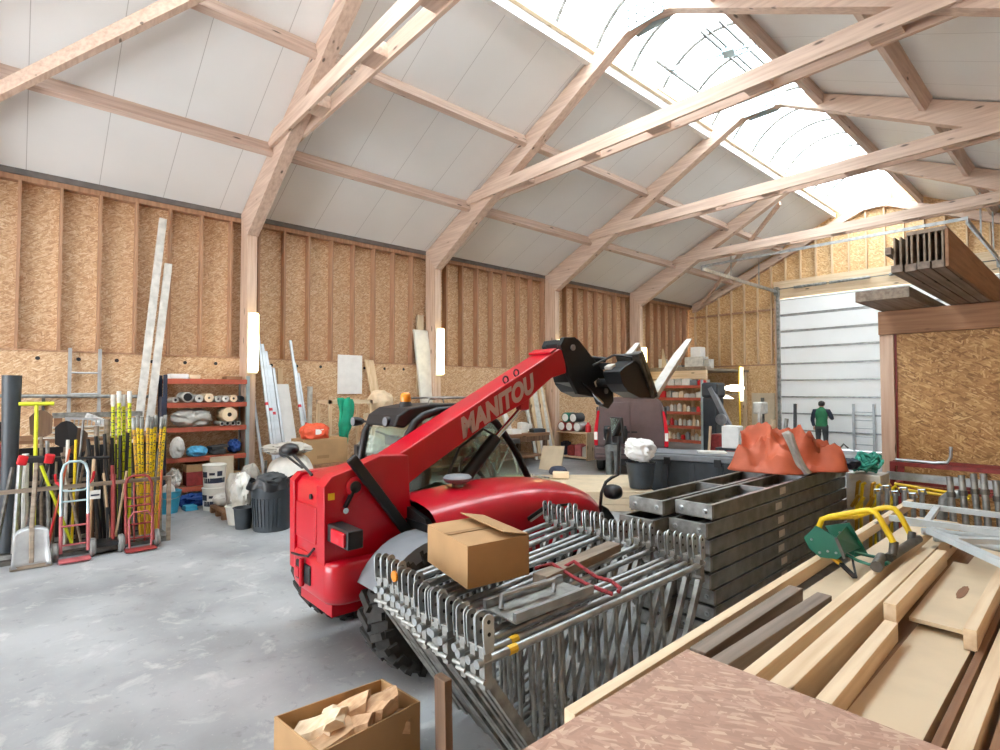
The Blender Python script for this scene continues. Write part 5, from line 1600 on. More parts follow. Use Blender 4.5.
db = tub('dustbin', 'large dark grey ribbed dustbin on the concrete floor', (-8.55, 2.92, 0), .26, .31, .72, 'dark_plastic', None, None, 'bin')
rb = MB((-8.55, 2.92, 0))
for k in range(9):
    a = -1.5 + k * .19
    rb.bar((-8.55 + .272 * math.cos(a), 2.92 + .272 * math.sin(a), .08), (-8.55 + .300 * math.cos(a), 2.92 + .300 * math.sin(a), .5), .03, .014, up=(math.cos(a), math.sin(a), 0))
rb.build('ribs', 'dark_plastic', db)
lb_ = MB((-8.55, 2.92, .45))
lb_.grid(lambda u, w: (-8.55 + (.32 + .035 * math.sin(9 * 2 * PI * u) * w + .02 * w) * math.cos(2 * PI * u), 2.92 + (.32 + .035 * math.sin(9 * 2 * PI * u) * w + .02 * w) * math.sin(2 * PI * u), .75 + .03 * math.sin(5 * 2 * PI * u) - .12 * w), 48, 5)
lb_ = lb_.build('bin_liner', 'black_plastic', db, smooth=60)
lb_.location = (0, 0, .45)
tag(MB((-8.55, 2.92, .6)).blob((-8.55, 2.92, .74), (.22, .22, .11), .12, 3, 15, 26, 12).build('rubbish', 'dark_felt', smooth=40), 'dark rubbish heaped at the mouth of the large dustbin', 'rubbish')
tag(MB((-9.3, 3.7, 0)).blob((-9.5, 3.56, .5), (.34, .36, .5), .08, 2, 21, 34, 22, flat=.003, sq=.75).build('big_bag', 'white_bag', smooth=60), 'big white bulk bag on the floor behind the dustbin', 'bulk bag')
tag(MB((-9.3, 3.7, 0)).blob((-9.52, 3.48, 1.1), (.36, .38, .1), .2, 3, 33, 34, 16, flat=1.03).build('grey_sheet', 'grey_cloth', smooth=50), 'grey sheet crumpled over the top of the bulk bag', 'sheet')
tag(MB((-9.0, 3.3, 0)).blob((-9.12, 2.98, .62), (.19, .16, .1), .18, 2.5, 41, 28, 14, flat=.545).build('grey_film', 'film_grey', smooth=50), 'grey plastic film heaped before the bulk bag', 'film')
tag(MB((-9.15, 3.3, 0)).rbox((-9.12, 3.0, .27), .28, .24, .54).build('dark_crate', 'dark_plastic', bevel=.02), 'dark crate under the grey plastic film', 'crate')
tag(MB((-8.55, 3.55, .2)).rbox((-8.6, 3.58, .42), .3, .35, .22, rz=.2).build('yellow_box', 'mustard', bevel=.012), 'mustard yellow box behind the dustbin beside the telehandler', 'box')
tag(MB((-8.55, 3.6, .0)).rbox((-8.62, 3.58, .155), .36, .4, .3, rz=.2).build('white_crate', 'white_worn', bevel=.012), 'white crate under the mustard yellow box', 'crate')
tag(MB((-8.3, 3.5, 0)).blob((-8.02, 3.28, .07), (.22, .2, .08), .2, 2, 3, 22, 10, flat=.003).build('black_sheet', 'black_plastic', smooth=50), 'black plastic sheet crumpled on the floor behind the dustbin', 'sheet')

# leaning aluminium profiles between post and telehandler
PF = [((-12.03 + .35 * zt, y, .02), (-12.035, y - .06, zt), w) for y, zt, w in ((3.74, 2.1, .05), (3.83, 3.32, .05), (3.92, 3.1, .06), (4.0, 2.95, .055), (4.08, 2.65, .06), (4.16, 2.6, .05), (4.52, 3.22, .05), (4.62, 2.72, .05), (4.71, 2.5, .04))]
for k, (p, q_, w) in enumerate(PF):
    t = thing('metal_profile', 'slim aluminium profile, %s from the wall lamp in the leaning bundle' % ORDN[k], 'profile', p, 0, 'leaning aluminium profiles')
    MB(p).bar(p, q_, w, w * .8, up=(1, 0, .2)).build('profile', 'alu', t)
    if k in (1, 2, 3, 6, 8):
        m_ = loft(p, q_, .55)
        d = (Vector(q_) - Vector(p)).normalized()
        MB(p).bar(m_ - d * .03, m_ + d * .03, w * 1.15, w * .95, up=(1, 0, .2)).build('red_tape', 'red_plastic', t)
tag(MB((-11.8, 4.3, 0)).hexa([(-11.22, 4.22, .02), (-11.22, 4.48, .02), (-11.25, 4.48, .02), (-11.25, 4.22, .02), (-12.0, 4.16, 2.25), (-12.0, 4.42, 2.25), (-12.03, 4.42, 2.25), (-12.03, 4.16, 2.25)]).build('white_sheet', 'white_paint'), 'white narrow sheet leaning among the aluminium profiles', 'sheet')
tag(MB((-12, 4.25, 2)).box(-12.09, -12.06, 4.2, 4.32, .01, 2.6).build('pine_board', 'pine_z'), 'pine board standing against the wall behind the white sheet', 'board')
tag(MB((-11.9, 4.85, 0)).lathe([(.04, 0), (.05, 1.25), (.06, 2.2)], (-11.95, 4.88, 0), (0, 0, 1), 12).build('white_pipe', 'white_worn', smooth=40), 'white pipe standing upright right of the aluminium profiles', 'pipe')
tag(MB((-10.9, 3.55, 0)).tube([(-11.0, 3.5, .4), (-10.8, 3.75, .42)], .025, 8).tube([(-10.93, 3.6, .02), (-10.93, 3.6, .75)], .03, 8).build('stand_pipe', 'galvanised'), 'grey pipe stand low beside the wall post', 'pipe')

# boards and frame along the wall
tag(MB((-12.0, 5.9, 2)).box(-12.08, -12.05, 5.59, 6.21, 2.03, 2.96).build('white_board', 'white_paint'), 'white rectangular board fixed to the strand board wall', 'board')
tag(MB((-12.0, 6.5, 0)).hexa([(-11.5, 6.6, .02), (-11.5, 6.84, .02), (-11.54, 6.84, .02), (-11.54, 6.6, .02), (-12.03, 6.27, 2.86), (-12.03, 6.5, 2.86), (-12.07, 6.5, 2.86), (-12.07, 6.27, 2.86)]).build('pine_plank', 'pine_z'), 'pine plank leaning on the wall right of the white board', 'plank')
tag(MB((-12.0, 7.8, 0)).hexa([(-11.6, 7.85, .02), (-11.6, 8.3, .02), (-11.68, 8.3, .02), (-11.68, 7.85, .02), (-11.95, 7.62, 3.7), (-11.95, 8.05, 3.7), (-12.03, 8.05, 3.7), (-12.03, 7.62, 3.7)]).build('white_column_casing', 'white_plastic', bevel=.01), 'tall white casing leaning against the wall beside the post', 'casing')
tag(MB((-12.0, 7.9, 0)).box(-12.09, -12.04, 7.78, 7.97, 2.0, 4.1).build('pale_board', 'mdf_pale'), 'pale board standing behind the tall white casing', 'board')
ff = thing('timber_stand', 'pale timber stand standing behind the telehandler cab', 'frame', (-10.6, 5.0, 0))
o = (-10.6, 5.0, 0)
for y in (4.82, 5.75):
    for x in (-11.35, -10.75):
        MB(o).box(x - .03, x + .03, y - .03, y + .03, 0, 1.91).build('leg', 'pine_z', ff)
for x in (-11.35, -10.75):
    MB(o).box(x - .03, x + .03, 4.79, 5.78, 1.83, 1.91).build('rail', 'pine_y', ff)
for y in (4.82, 5.75):
    MB(o).box(-11.35, -10.75, y - .025, y + .025, 1.83, 1.9).build('rail', 'pine_x', ff)
MB(o).bar((-10.75, 4.85, 1.15), (-10.75, 5.7, 1.5), .03, .05).build('brace', 'pine_y', ff)
jk = MB((-10.1, 4.75, 1.3))
jk.grid(lambda u, w: (-10.66 + .08 * math.sin(PI * u) + .02 * math.sin(14 * u + 3 * w), 4.96 + (.27 - .06 * w + .04 * math.sin(5 * w)) * u + .02 * math.sin(4 * w), 1.95 - .98 * w - (.15 * max(0, u - .4) * (w > .8))), 18, 16)
for v_ in jk.bm.verts:
    v_.co += noise.noise_vector(Vector((v_.co.x * 5, v_.co.y * 14, v_.co.z * 3))) * .045
jk = jk.build('jacket', 'teal_fabric', smooth=60)
jk.modifiers.new('t', 'SOLIDIFY').thickness = .03
tag(jk, 'teal green work jacket hanging from the pale timber stand', 'jacket')
tag(MB((-10.6, 5.6, 1.75)).blob((-11.05, 6.14, 1.86), (.28, .28, .26), .1, 2.4, 17, 28, 18, flat=1.6).build('cream_bag', 'cream_bag', smooth=60), 'cream sack on a stand behind the orange beacon', 'sack')
tag(MB((-10.7, 5.75, 0)).rbox((-11.05, 6.1, .8), .46, .5, 1.58).build('bag_stand', 'mdf_pale', bevel=.01), 'beige stand under the cream sack', 'stand')
bc, c = carton('cardboard_box', 'large brown cardboard box behind the telehandler', [(-9.95, 3.95), (-10.0, 4.85), (-10.6, 4.85), (-10.55, 3.95)], .72, 1.18)
MB(c).box(-9.975, -9.965, 4.1, 4.46, .82, .88).build('print', 'cardboard_inner', bc)
tag(MB((-10.0, 4.3, 0)).rbox((-10.27, 4.4, .358), .7, .95, .715).build('crate', 'brown_wood_x', bevel=.01), 'brown crate under the large cardboard box', 'crate')
ob = MB((-10.0, 4.2, 1.18)).blob((-10.27, 4.3, 1.3), (.24, .26, .17), .12, 2.5, 3, 24, 14, flat=1.184, sq=.8)
ob = ob.build('shopping_bag', 'orange_bag', smooth=40)
tag(ob, 'orange red bag on top of the large cardboard box', 'bag')
MB((-10.0, 4.2, 1.18)).rbox((-10.04, 4.3, 1.32), .02, .16, .1).build('white_print', 'white_paint', ob)
tag(MB((-9.9, 5.0, .8)).blob((-9.7, 5.2, 1.0), (.22, .24, .2), .18, 3, 27, 24, 14, flat=.845).build('silver_bag', 'film_grey', smooth=40), 'silver grey bag beside the cab rear window', 'bag')
tag(MB((-9.7, 5.05, 0)).rbox((-9.7, 5.2, .42), .4, .4, .84).build('crate', 'dark_plastic', bevel=.01), 'dark crate under the silver grey bag', 'crate')

# wall lamps on the posts
lm = None
for k, y in enumerate((3.55, 8.2, 12.82, 17.5)):
    lab = 'lit tube lamp fixed upright on the wall post %s' % ('by the orange shelving', 'beside the tall white casing', 'behind the boom nose', 'at the back of the hall')[k]
    if lm is None:
        lm = thing('tube_lamp', lab, 'lamp', (-11.67, y, 2.46), 0, 'tube lamps on the posts')
        MB((0, 0, 0)).box(0, .04, -.1, .1, 0, 1.25).build('housing', 'white_plastic', lm)
        MB((0, 0, 0)).lathe([(.07, .03), (.09, .06), (.09, 1.2), (.07, 1.23)], (.11, 0, 0), (0, 0, 1), 14).build('diffuser', 'tube_light', lm, smooth=50)
        first_l = lm
    else:
        dup(first_l, (-11.67, y, 2.5), None, lab)

# ====================================================== BACK OF THE HALL
# work bench along the left wall
wbn = thing('workbench', 'long dark workbench along the wall behind the telehandler', 'workbench', (-11.3, 9.6, 0))
o = (-11.3, 9.6, 0)
MB(o).box(-12.05, -10.7, 7.2, 11.4, .84, .92).build('top', 'brown_wood_y', wbn)
MB(o).box(-10.78, -10.72, 7.2, 11.4, .70, .84).build('apron', 'dark_wood_z', wbn)
for y in (7.3, 9.5, 11.3):
    for x in (-11.9, -10.8):
        MB(o).box(x - .05, x + .05, y - .05, y + .05, 0, .84).build('leg', 'dark_wood_z', wbn)
MB(o).box(-12.0, -10.8, 7.3, 11.3, .25, .29).build('lower_shelf', 'brown_wood_y', wbn)
BI = [(-11.0, 8.6, .5, .6, .3, 'grey_plastic', 'grey metal case'), (-11.6, 9.6, .3, .8, .55, 'grey_plastic', 'wide grey cabinet box'), (-11.0, 9.3, .25, .3, .16, 'white_worn', 'white square box'), (-10.95, 10.2, .3, .35, .12, 'white_paint', 'flat white box'),
      (-11.1, 10.7, .22, .22, .28, 'white_plastic', 'tall white box'), (-10.9, 11.1, .25, .4, .1, 'dark_plastic', 'low dark tool box'), (-11.5, 11.2, .3, .3, .2, 'white_bag', 'white packet'), (-11.0, 7.9, .4, .4, .4, 'cream_bag', 'cream box')]
for x, y, a, b_, h, m_, nm in BI:
    q = MB((x, y, .92)).rbox((x, y, .922 + h / 2), a, b_, h, rz=rnd.uniform(-.25, .25))
    q.rbox((x, y, .922 + h + .006), a * .8, b_ * .8, .012)
    tag(q.build('box', m_, bevel=.012), nm + ' standing on the long workbench', 'box', 'boxes on the workbench')
tag(MB((-10.9, 10.45, .92)).bar((-11.3, 10.4, .95), (-11.75, 10.45, 1.75), .16, .08, up=(1, 0, 0)).build('white_plank', 'white_worn', bevel=.006), 'white plank leaning up from the workbench', 'plank')
for k, (y0, y1, zt, w) in enumerate(((11.62, 11.57, 2.2, .1), (11.78, 11.73, 2.9, .12), (11.98, 11.93, 2.6, .2), (12.16, 12.11, 3.0, .1), (12.32, 12.27, 2.5, .12), (12.46, 12.41, 2.2, .08))):
    tag(MB((-11.8, y0, 0)).bar((-11.45, y0, .04), (-11.98, y1, zt), .05, w, up=(0, 1, 0)).build('leaning_board', 'pine_z' if k % 2 else 'white_worn'), 'board leaning on the wall behind the workbench, %s in the bunch' % ORDN[k], 'board', 'boards leaning by the workbench')
tag(MB((-9.9, 10.5, 0)).hexa([(-10.22, 10.45, .01), (-9.48, 10.5, .01), (-9.48, 10.53, .01), (-10.22, 10.48, .01), (-10.22, 10.62, .62), (-9.5, 10.66, .66), (-9.5, 10.69, .66), (-10.22, 10.65, .62)]).build('beige_board', 'mdf_pale'), 'beige square panel standing on the floor before the workbench', 'panel')
sh = thing('trestle', 'small white folding trestle standing before the workbench', 'trestle', (-10.3, 9.5, 0))
o = (-10.3, 9.5, 0)
for sx in (-.16, .16):
    MB(o).bar((-10.3 + sx * 1.3, 9.4 + sx, .0), (-10.3, 9.5, .75), .035, .035).build('leg', 'white_worn', sh)
MB(o).bar((-10.3, 9.75, 0), (-10.3, 9.5, .75), .035, .035).build('leg', 'white_worn', sh)
MB(o).rbox((-10.3, 9.5, .8), .3, .5, .12, rz=.3).build('head', 'dark_plastic', sh, bevel=.02)

# low plywood shelf with round tins lying on it
cs = thing('plywood_shelf', 'low plywood shelf carrying round tins left of the van', 'shelf', (-10.9, 12.9, 0))
o = (-10.9, 12.9, 0)
MB(o).box(-11.8, -10.45, 12.75, 13.2, .80, .84).build('top', 'pine_x', cs)
MB(o).box(-11.8, -10.45, 12.75, 13.2, .05, .09).build('bottom', 'pine_x', cs)
for x in (-11.78, -10.47):
    MB(o).box(x - .015, x + .015, 12.75, 13.2, .0, .80).build('side', 'pine_z', cs)
MB(o).box(-11.8, -10.45, 13.2, 13.22, 0, .8).build('back', 'osb_y', cs)
for k, (x, z, m_) in enumerate(((-11.5, .998, 'red_rust'), (-11.18, .998, 'red_rust'), (-10.86, .998, 'galvanised'), (-11.34, 1.272, 'green_paint'), (-11.02, 1.272, 'dark_plastic'))):
    t = thing('tin', 'round %s tin lying with a white end, %s' % (('red', 'red', 'grey', 'green', 'dark')[k], ('left of the bottom row', 'middle of the bottom row', 'right of the bottom row', 'left on top', 'right on top')[k]), 'tin', (x, 12.95, z), 0, 'tins on the plywood shelf')
    MB((x, 12.95, z)).lathe([(.15, -.16), (.155, -.15), (.155, .22), (.15, .23)], (x, 12.95, z), (0, 1, 0), 20).build('body', m_, t, smooth=40)
    MB((x, 12.95, z)).lathe([(.12, -.165), (.12, -.172)], (x, 12.95, z), (0, 1, 0), 20).build('end_label', 'white_paint', t)
for k, (x, w, h, m_, nm) in enumerate(((-11.5, .2, .4, 'navy', 'dark blue'), (-11.2, .25, .3, 'red_rust', 'dull red'), (-10.9, .25, .35, 'pink_red', 'pinkish'), (-10.62, .2, .3, 'film_grey', 'grey'))):
    tag(MB((x, 13, .09)).rbox((x, 13.0, .092 + h / 2), w, .3, h, rz=rnd.uniform(-.2, .2)).rbox((x, 13.0, .1 + h), w * .7, .2, .05).build('canister', m_, bevel=.03), nm + ' canister inside the low plywood shelf', 'canister', 'canisters in the plywood shelf')
for k, (x, r, m_) in enumerate(((-10.6, .09, 'red_plastic'),)):
    tag(MB((x, 13, .74)).lathe([(r, 0), (r, .2), (r * .5, .25), (r * .4, .3)], (x, 13.0, .842), (0, 0, 1), 14).build('jar', m_, smooth=40), ('red', 'white', 'dull red')[k] + ' jar on the low plywood shelf beside the van', 'jar', 'jars on the plywood shelf')

# low board platform on blocks
pf = thing('board_stack', 'low stack of pale boards on the floor before the van', 'boards', (-6.6, 8.3, 0))
o = (-6.6, 8.3, 0)
a = .83
for k in range(3):
    for j in range(5):
        MB(o).rbox((-7.05 + .284 * (j - 1.5), 8.1 - .26 * (j - 1.5), .06 + .115 * k), 2.7 - .06 * ((j + k) % 3), .383, .105, rz=a + .01 * (k - 1)).build('board', 'mdf_pale', pf, bevel=.004)
tag(MB((-7.6, 8.3, .36)).rbox((-7.35, 8.15, .42), .32, .2, .12, rz=.7).build('brick', 'cream_bag', bevel=.01), 'cream block lying on the pale boards', 'block')
tag(MB((-7.8, 8.6, .36)).blob((-7.75, 8.5, .4), (.2, .2, .13), .08, 2, 3, 20, 12, flat=.357).build('work_hat', 'navy', smooth=60), 'dark hat lying on the pale boards by the cream block', 'hat')
tag(MB((-7.7, 7.8, .36)).bar((-7.95, 7.95, .375), (-7.45, 7.9, .375), .05, .03).bar((-7.9, 7.7, .37), (-7.5, 7.75, .37), .04, .02).build('offcut', 'galvanised_dull'), 'grey metal offcut lying on the pale boards', 'offcut')
bk = tub('bucket', 'large black bucket holding crumpled white paper', (-5.66, 8.42, .36), .2, .26, .46, 'dark_plastic')
pp_ = MB((-5.66, 8.42, .5))
pp_.blob((-5.68, 8.40, 1.03), (.27, .24, .2), .22, 2.2, 19, 40, 24, flat=.83)
tag(pp_.build('white_paper', 'white_paint', smooth=60), 'crumpled white paper sheet sticking out of the large black bucket', 'paper')

ch = thing('storage_chest', 'large dark grey plastic chest with a pale grey lid', 'chest', (-5.4, 9.9, 0), .35)
MB().hexa([(-.8, -.4, 0), (.8, -.4, 0), (.8, .4, 0), (-.8, .4, 0), (-.86, -.46, .78), (.86, -.46, .78), (.86, .46, .78), (-.86, .46, .78)]).build('body', 'dark_plastic', ch, bevel=.02)
MB().box(-.9, .9, -.5, .5, .78, .88).box(-.8, .8, -.4, .4, .88, .91).build('lid', 'grey_plastic', ch, bevel=.02)
for x in (-.5, 0, .5):
    MB().box(x - .05, x + .05, -.475, -.43, .1, .74).build('rib', 'dark_plastic', ch, bevel=.01)
for x in (-.45, .45):
    MB().box(x - .06, x + .06, -.515, -.47, .7, .84).build('latch', 'black_plastic', ch, bevel=.008)
tag(MB((-5.0, 10.0, .91)).rbox((-5.1, 9.95, .93), .5, .35, .03, rz=.6).build('white_sheet', 'white_worn'), 'white sheet lying on the pale lid of the chest', 'sheet')

# van
van = thing('van', 'dark aubergine delivery van parked with its closed rear doors towards the hall', 'van', (-8.02, 11.5, 0), math.radians(33))
SEC = [(.86, .34), (.90, .5), (.92, .8), (.92, 1.05), (.885, 1.3), (.835, 1.6), (.78, 1.80), (.70, 1.89), (.5, 1.925), (.2, 1.94)]
YV = [(0, .965, 1.0), (.05, .99, 1.0), (.4, 1, 1.0), (2.3, 1, 1.0), (2.75, .98, .97), (3.1, .96, .72), (3.5, .94, .64), (3.75, .84, .56)]
vb = MB()
rings = []
for y, sx, sz in YV:
    half = [(x * sx, .34 + (z - .34) * sz) for x, z in SEC]
    ring = [(x, z) for x, z in half] + [(-x, z) for x, z in half[::-1]]
    rings.append([vb.v((x, y, z)) for x, z in ring])
for a, b in zip(rings, rings[1:]):
    n = len(a)
    for k in range(n):
        vb.f([a[k], a[(k + 1) % n], b[(k + 1) % n], b[k]])
vb.f(rings[0])
vb.f(rings[-1][::-1])
vb.build('body', 'aubergine', van, smooth=45)
for s in (-1, 1):
    dr = MB()
    dr.prism([(s * .012, .72), (s * .8, .72), (s * .8, 1.05), (s * .775, 1.35), (s * .73, 1.7), (s * .68, 1.8), (s * .012, 1.83)], 'y', -.03, 0)
    dr = dr.build('rear_door', 'aubergine', van, bevel=.012)
    MB().box(min(s * .05, s * .76), max(s * .05, s * .76), -.04, -.028, 1.2, 1.215).box(min(s * .05, s * .72), max(s * .05, s * .72), -.04, -.028, .76, .775).build('crease', 'aubergine', dr)
    MB().box(min(s * .02, s * .16), max(s * .02, s * .16), -.05, -.03, 1.05, 1.09).build('handle', 'black_plastic', dr, bevel=.006)
    tlm = MB().prism([(s * .81, .72), (s * .905, .72), (s * .915, 1.05), (s * .86, 1.4), (s * .82, 1.6), (s * .765, 1.6), (s * .80, 1.3), (s * .815, 1.05)], 'y', -.035, .05).build('tail_lamp', 'lamp_red', van, bevel=.01)
    MB().box(min(s * .822, s * .905), max(s * .822, s * .905), -.045, -.03, .86, 1.06).build('white_lens', 'lamp_white', tlm, bevel=.01)
    for y in (.75, 3.05):
        w_ = MB((s * .8, y, .32)).lathe([(.18, -.09), (.28, -.1), (.32, -.07), (.32, .07), (.28, .1), (.18, .09)], (s * .8, y, .32), (1, 0, 0), 24).build('wheel', 'rubber', van, smooth=40)
        w_.location = (s * .8, y, .32)
        MB().lathe([(.02, s * .07), (.19, s * .09)], (0, 0, 0), (1, 0, 0), 16).build('rim', 'galvanised_dull', w_)
    sw = MB().prism([(.3, 1.3), (1.6, 1.3), (1.55, 1.68), (.34, 1.68)], 'x', s * .86 - .02, s * .86 + .02).build('side_panel', 'black_plastic', van)
MB().prism([(-.1, .40), (-.12, .45), (-.12, .68), (0, .70), (.3, .70), (.3, .36), (0, .36)], 'x', -.9, .9).build('bumper', 'aubergine', van, bevel=.03)
MB().box(-.85, .85, -.125, -.11, .5, .52).build('bumper_strip', 'black_plastic', van)
MB().box(-.66, -.28, -.042, -.03, .86, .97).build('number_plate', 'white_paint', van)
MB().box(-.35, .35, -.1, -.02, .25, .4).build('exhaust_guard', 'black_plastic', van)


# people
def skin_mesh(name, pts, edges, m_, parent, root=0, sub=2):
    me = bpy.data.meshes.new(name)
    me.from_pydata([p[:3] for p in pts], edges, [])
    ob = bpy.data.objects.new(name, me)
    COL.objects.link(ob)
    sk = ob.modifiers.new('skin', 'SKIN')
    sk.use_smooth_shade = True
    for i, p in enumerate(pts):
        r = p[3]
        me.skin_vertices[0].data[i].radius = (r, p[4] if len(p) > 4 else r)
        me.skin_vertices[0].data[i].use_root = i == root
    s_ = ob.modifiers.new('sub', 'SUBSURF')
    s_.levels = s_.render_levels = sub
    me.materials.append(M[m_])
    if parent:
        ob.parent = parent
    return ob


def person(label, loc, rz, J, jacket, sleeves, trousers, shoes, hair, scarf=None):
    """J: joint name -> (x, y, z), facing +y; one continuous body, clothes as children"""
    root = thing('person', label, 'person', loc, rz)
    P = [J['pelvis'] + (.125, .10), J['waist'] + (.12, .09), J['chest'] + (.15, .105), J['neck'] + (.055, .055), J['chin'] + (.062, .07), J['head'] + (.082, .095), J['crown'] + (.06, .07)]
    E_ = [(0, 1), (1, 2), (2, 3), (3, 4), (4, 5), (5, 6)]

    def chain(start, items):
        prev = start
        for it in items:
            P.append(it)
            E_.append((prev, len(P) - 1))
            prev = len(P) - 1
        return prev
    for s in 'LR':
        sg = -1 if s == 'L' else 1
        w = chain(2, [J['sho' + s] + (.062,), J['elb' + s] + (.043,), J['wri' + s] + (.028,)])
        wv, ev = Vector(J['wri' + s]), Vector(J['elb' + s])
        d = (wv - ev).normalized()
        sd = d.cross(Vector((0, 1, 0)))
        sd = sd.normalized() if sd.length > .2 else Vector((1, 0, 0))
        nn = sd.cross(d).normalized()
        pm = wv + d * .06
        pi = chain(w, [tuple(pm) + (.03, .018)])
        for k, ln in enumerate((.075, .085, .08, .062)):
            b_ = pm + d * .04 + sd * (.027 - .018 * k)
            chain(pi, [tuple(b_) + (.009,), tuple(b_ + d * ln * .5 + nn * .01) + (.0085,), tuple(b_ + d * ln * .85 + nn * .035) + (.007,)])
        tb_ = wv + d * .03 + sd * .035
        chain(pi, [tuple(tb_) + (.011,), tuple(tb_ + d * .035 + sd * .025 + nn * .01) + (.009,), tuple(tb_ + d * .065 + sd * .03 + nn * .025) + (.008,)])
        chain(0, [J['hip' + s] + (.085,), J['kne' + s] + (.058,), J['ank' + s] + (.04,), J['toe' + s] + (.032,)])
    skin_mesh('body', P, E_, 'skin', root)
    hv, cv = Vector(J['head']), Vector(J['crown'])
    up = (cv - hv).normalized()
    fw_ = Vector((0, 1, 0)) - up * up.y
    fw_.normalize()
    rt = fw_.cross(up)
    ctr = hv + up * .012
    fm = MB()
    fm.tube([ctr + fw_ * .085 + up * .02, ctr + fw_ * .112 - up * .025], [.01, .016], 8)
    for s in (-1, 1):
        fm.blob(ctr + rt * s * .087 - up * .01, (.012, .02, .032), 0, nu=10, nv=8)
    fm.build('nose_and_ears', 'skin', root, smooth=60)
    em = MB()
    for s in (-1, 1):
        em.blob(ctr + fw_ * .088 + rt * s * .033 + up * .015, (.011, .008, .008), 0, nu=10, nv=6)
    em.bar(ctr + fw_ * .088 - up * .06 - rt * .022, ctr + fw_ * .088 - up * .06 + rt * .022, .008, .008)
    em.build('eyes_and_mouth', 'hair_dark', root)
    hb = MB()
    q = Matrix((rt, fw_, up)).transposed()
    for k in range(1):
        b0 = MB()
        b0.blob((0, 0, 0), (.1, .115, .1), .06, 3, 2, 22, 14)
        for v_ in b0.bm.verts:
            c = v_.co
            if c.y > .05 and c.z < .035:
                c.y = .05
                c.x *= .8
            if c.z < -.07:
                c.z = -.07
            v_.co = ctr + up * .03 - fw_ * .012 + q @ c
        hb = b0
    hb.build('hair', hair, root, smooth=60)
    def loft_body(rings, n=20):
        b0 = MB()
        rs = []
        for c, ru, rv, nrm_ in rings:
            nrm_ = Vector(nrm_).normalized()
            rt_ = Vector((1, 0, 0))
            rt_ = (rt_ - nrm_ * rt_.dot(nrm_)).normalized()
            fv = nrm_.cross(rt_)
            rs.append([b0.v(Vector(c) + rt_ * math.cos(2 * PI * i / n) * ru + fv * math.sin(2 * PI * i / n) * rv) for i in range(n)])
        for p0, p1 in zip(rs, rs[1:]):
            for i in range(n):
                b0.f([p0[i], p0[(i + 1) % n], p1[(i + 1) % n], p1[i]])
        b0.f(rs[0][::-1])
        b0.f(rs[-1])
        return b0
    pe, wa, chs, ne, cn_ = [Vector(J[x]) for x in ('pelvis', 'waist', 'chest', 'neck', 'chin')]
    ups = chs.lerp(ne, .55)
    dsp = (ne - chs).normalized()
    jk_ = loft_body([(pe - (wa - pe) * .25, .185, .14, wa - pe), (pe, .18, .135, wa - pe), (wa, .17, .13, chs - pe), (chs, .205, .145, ne - wa), (ups, .205, .125, dsp), (ups + dsp * .045, .17, .105, dsp), (ne.lerp(cn_, .15), .085, .085, cn_ - ne), (ne.lerp(cn_, .55), .075, .075, cn_ - ne)]).build('jacket', jacket, root, smooth=60)
    for s in 'LR':
        a, b_, c = [Vector(J[x + s]) for x in ('sho', 'elb', 'wri')]
        q_ = MB()
        q_.tube([a.lerp(ups, .35), a, a.lerp(b_, .35), b_.lerp(a, .12), b_.lerp(c, .12), b_.lerp(c, .9)], [.075, .088, .08, .066, .063, .048], 14)
        q_.build('sleeve', sleeves, jk_, smooth=70)
    tq = loft_body([(pe + Vector((0, 0, -.13)), .17, .125, (0, 0, 1)), (pe, .175, .13, wa - pe), (pe.lerp(wa, .5), .165, .125, wa - pe)])
    for s in 'LR':
        h0, k0, a0 = [Vector(J[x + s]) for x in ('hip', 'kne', 'ank')]
        tq.tube([h0 + Vector((0, 0, .05)), h0, h0.lerp(k0, .5), k0, k0.lerp(a0, .5), a0 + Vector((0, 0, .01))], [.09, .102, .09, .075, .068, .064], 14)
    tq.build('trousers', trousers, root, smooth=70)
    for s in 'LR':
        a, t_2 = Vector(J['ank' + s]), Vector(J['toe' + s])
        m2 = (a + t_2) / 2
        skin_mesh('shoe', [(a.x, a.y - .04, .045, .045), (m2.x, m2.y, .045, .05), (t_2.x, t_2.y + .02, .04, .045)], [(0, 1), (1, 2)], shoes, root, 1)
    if scarf:
        n_ = Vector(J['neck'])
        MB().tube([n_ + Vector((.085 * math.cos(t), .085 * math.sin(t), .02 * math.sin(t) - .01)) for t in [k * PI / 8 for k in range(17)]], .045, 10).build('scarf', scarf, root, smooth=60)
    return root


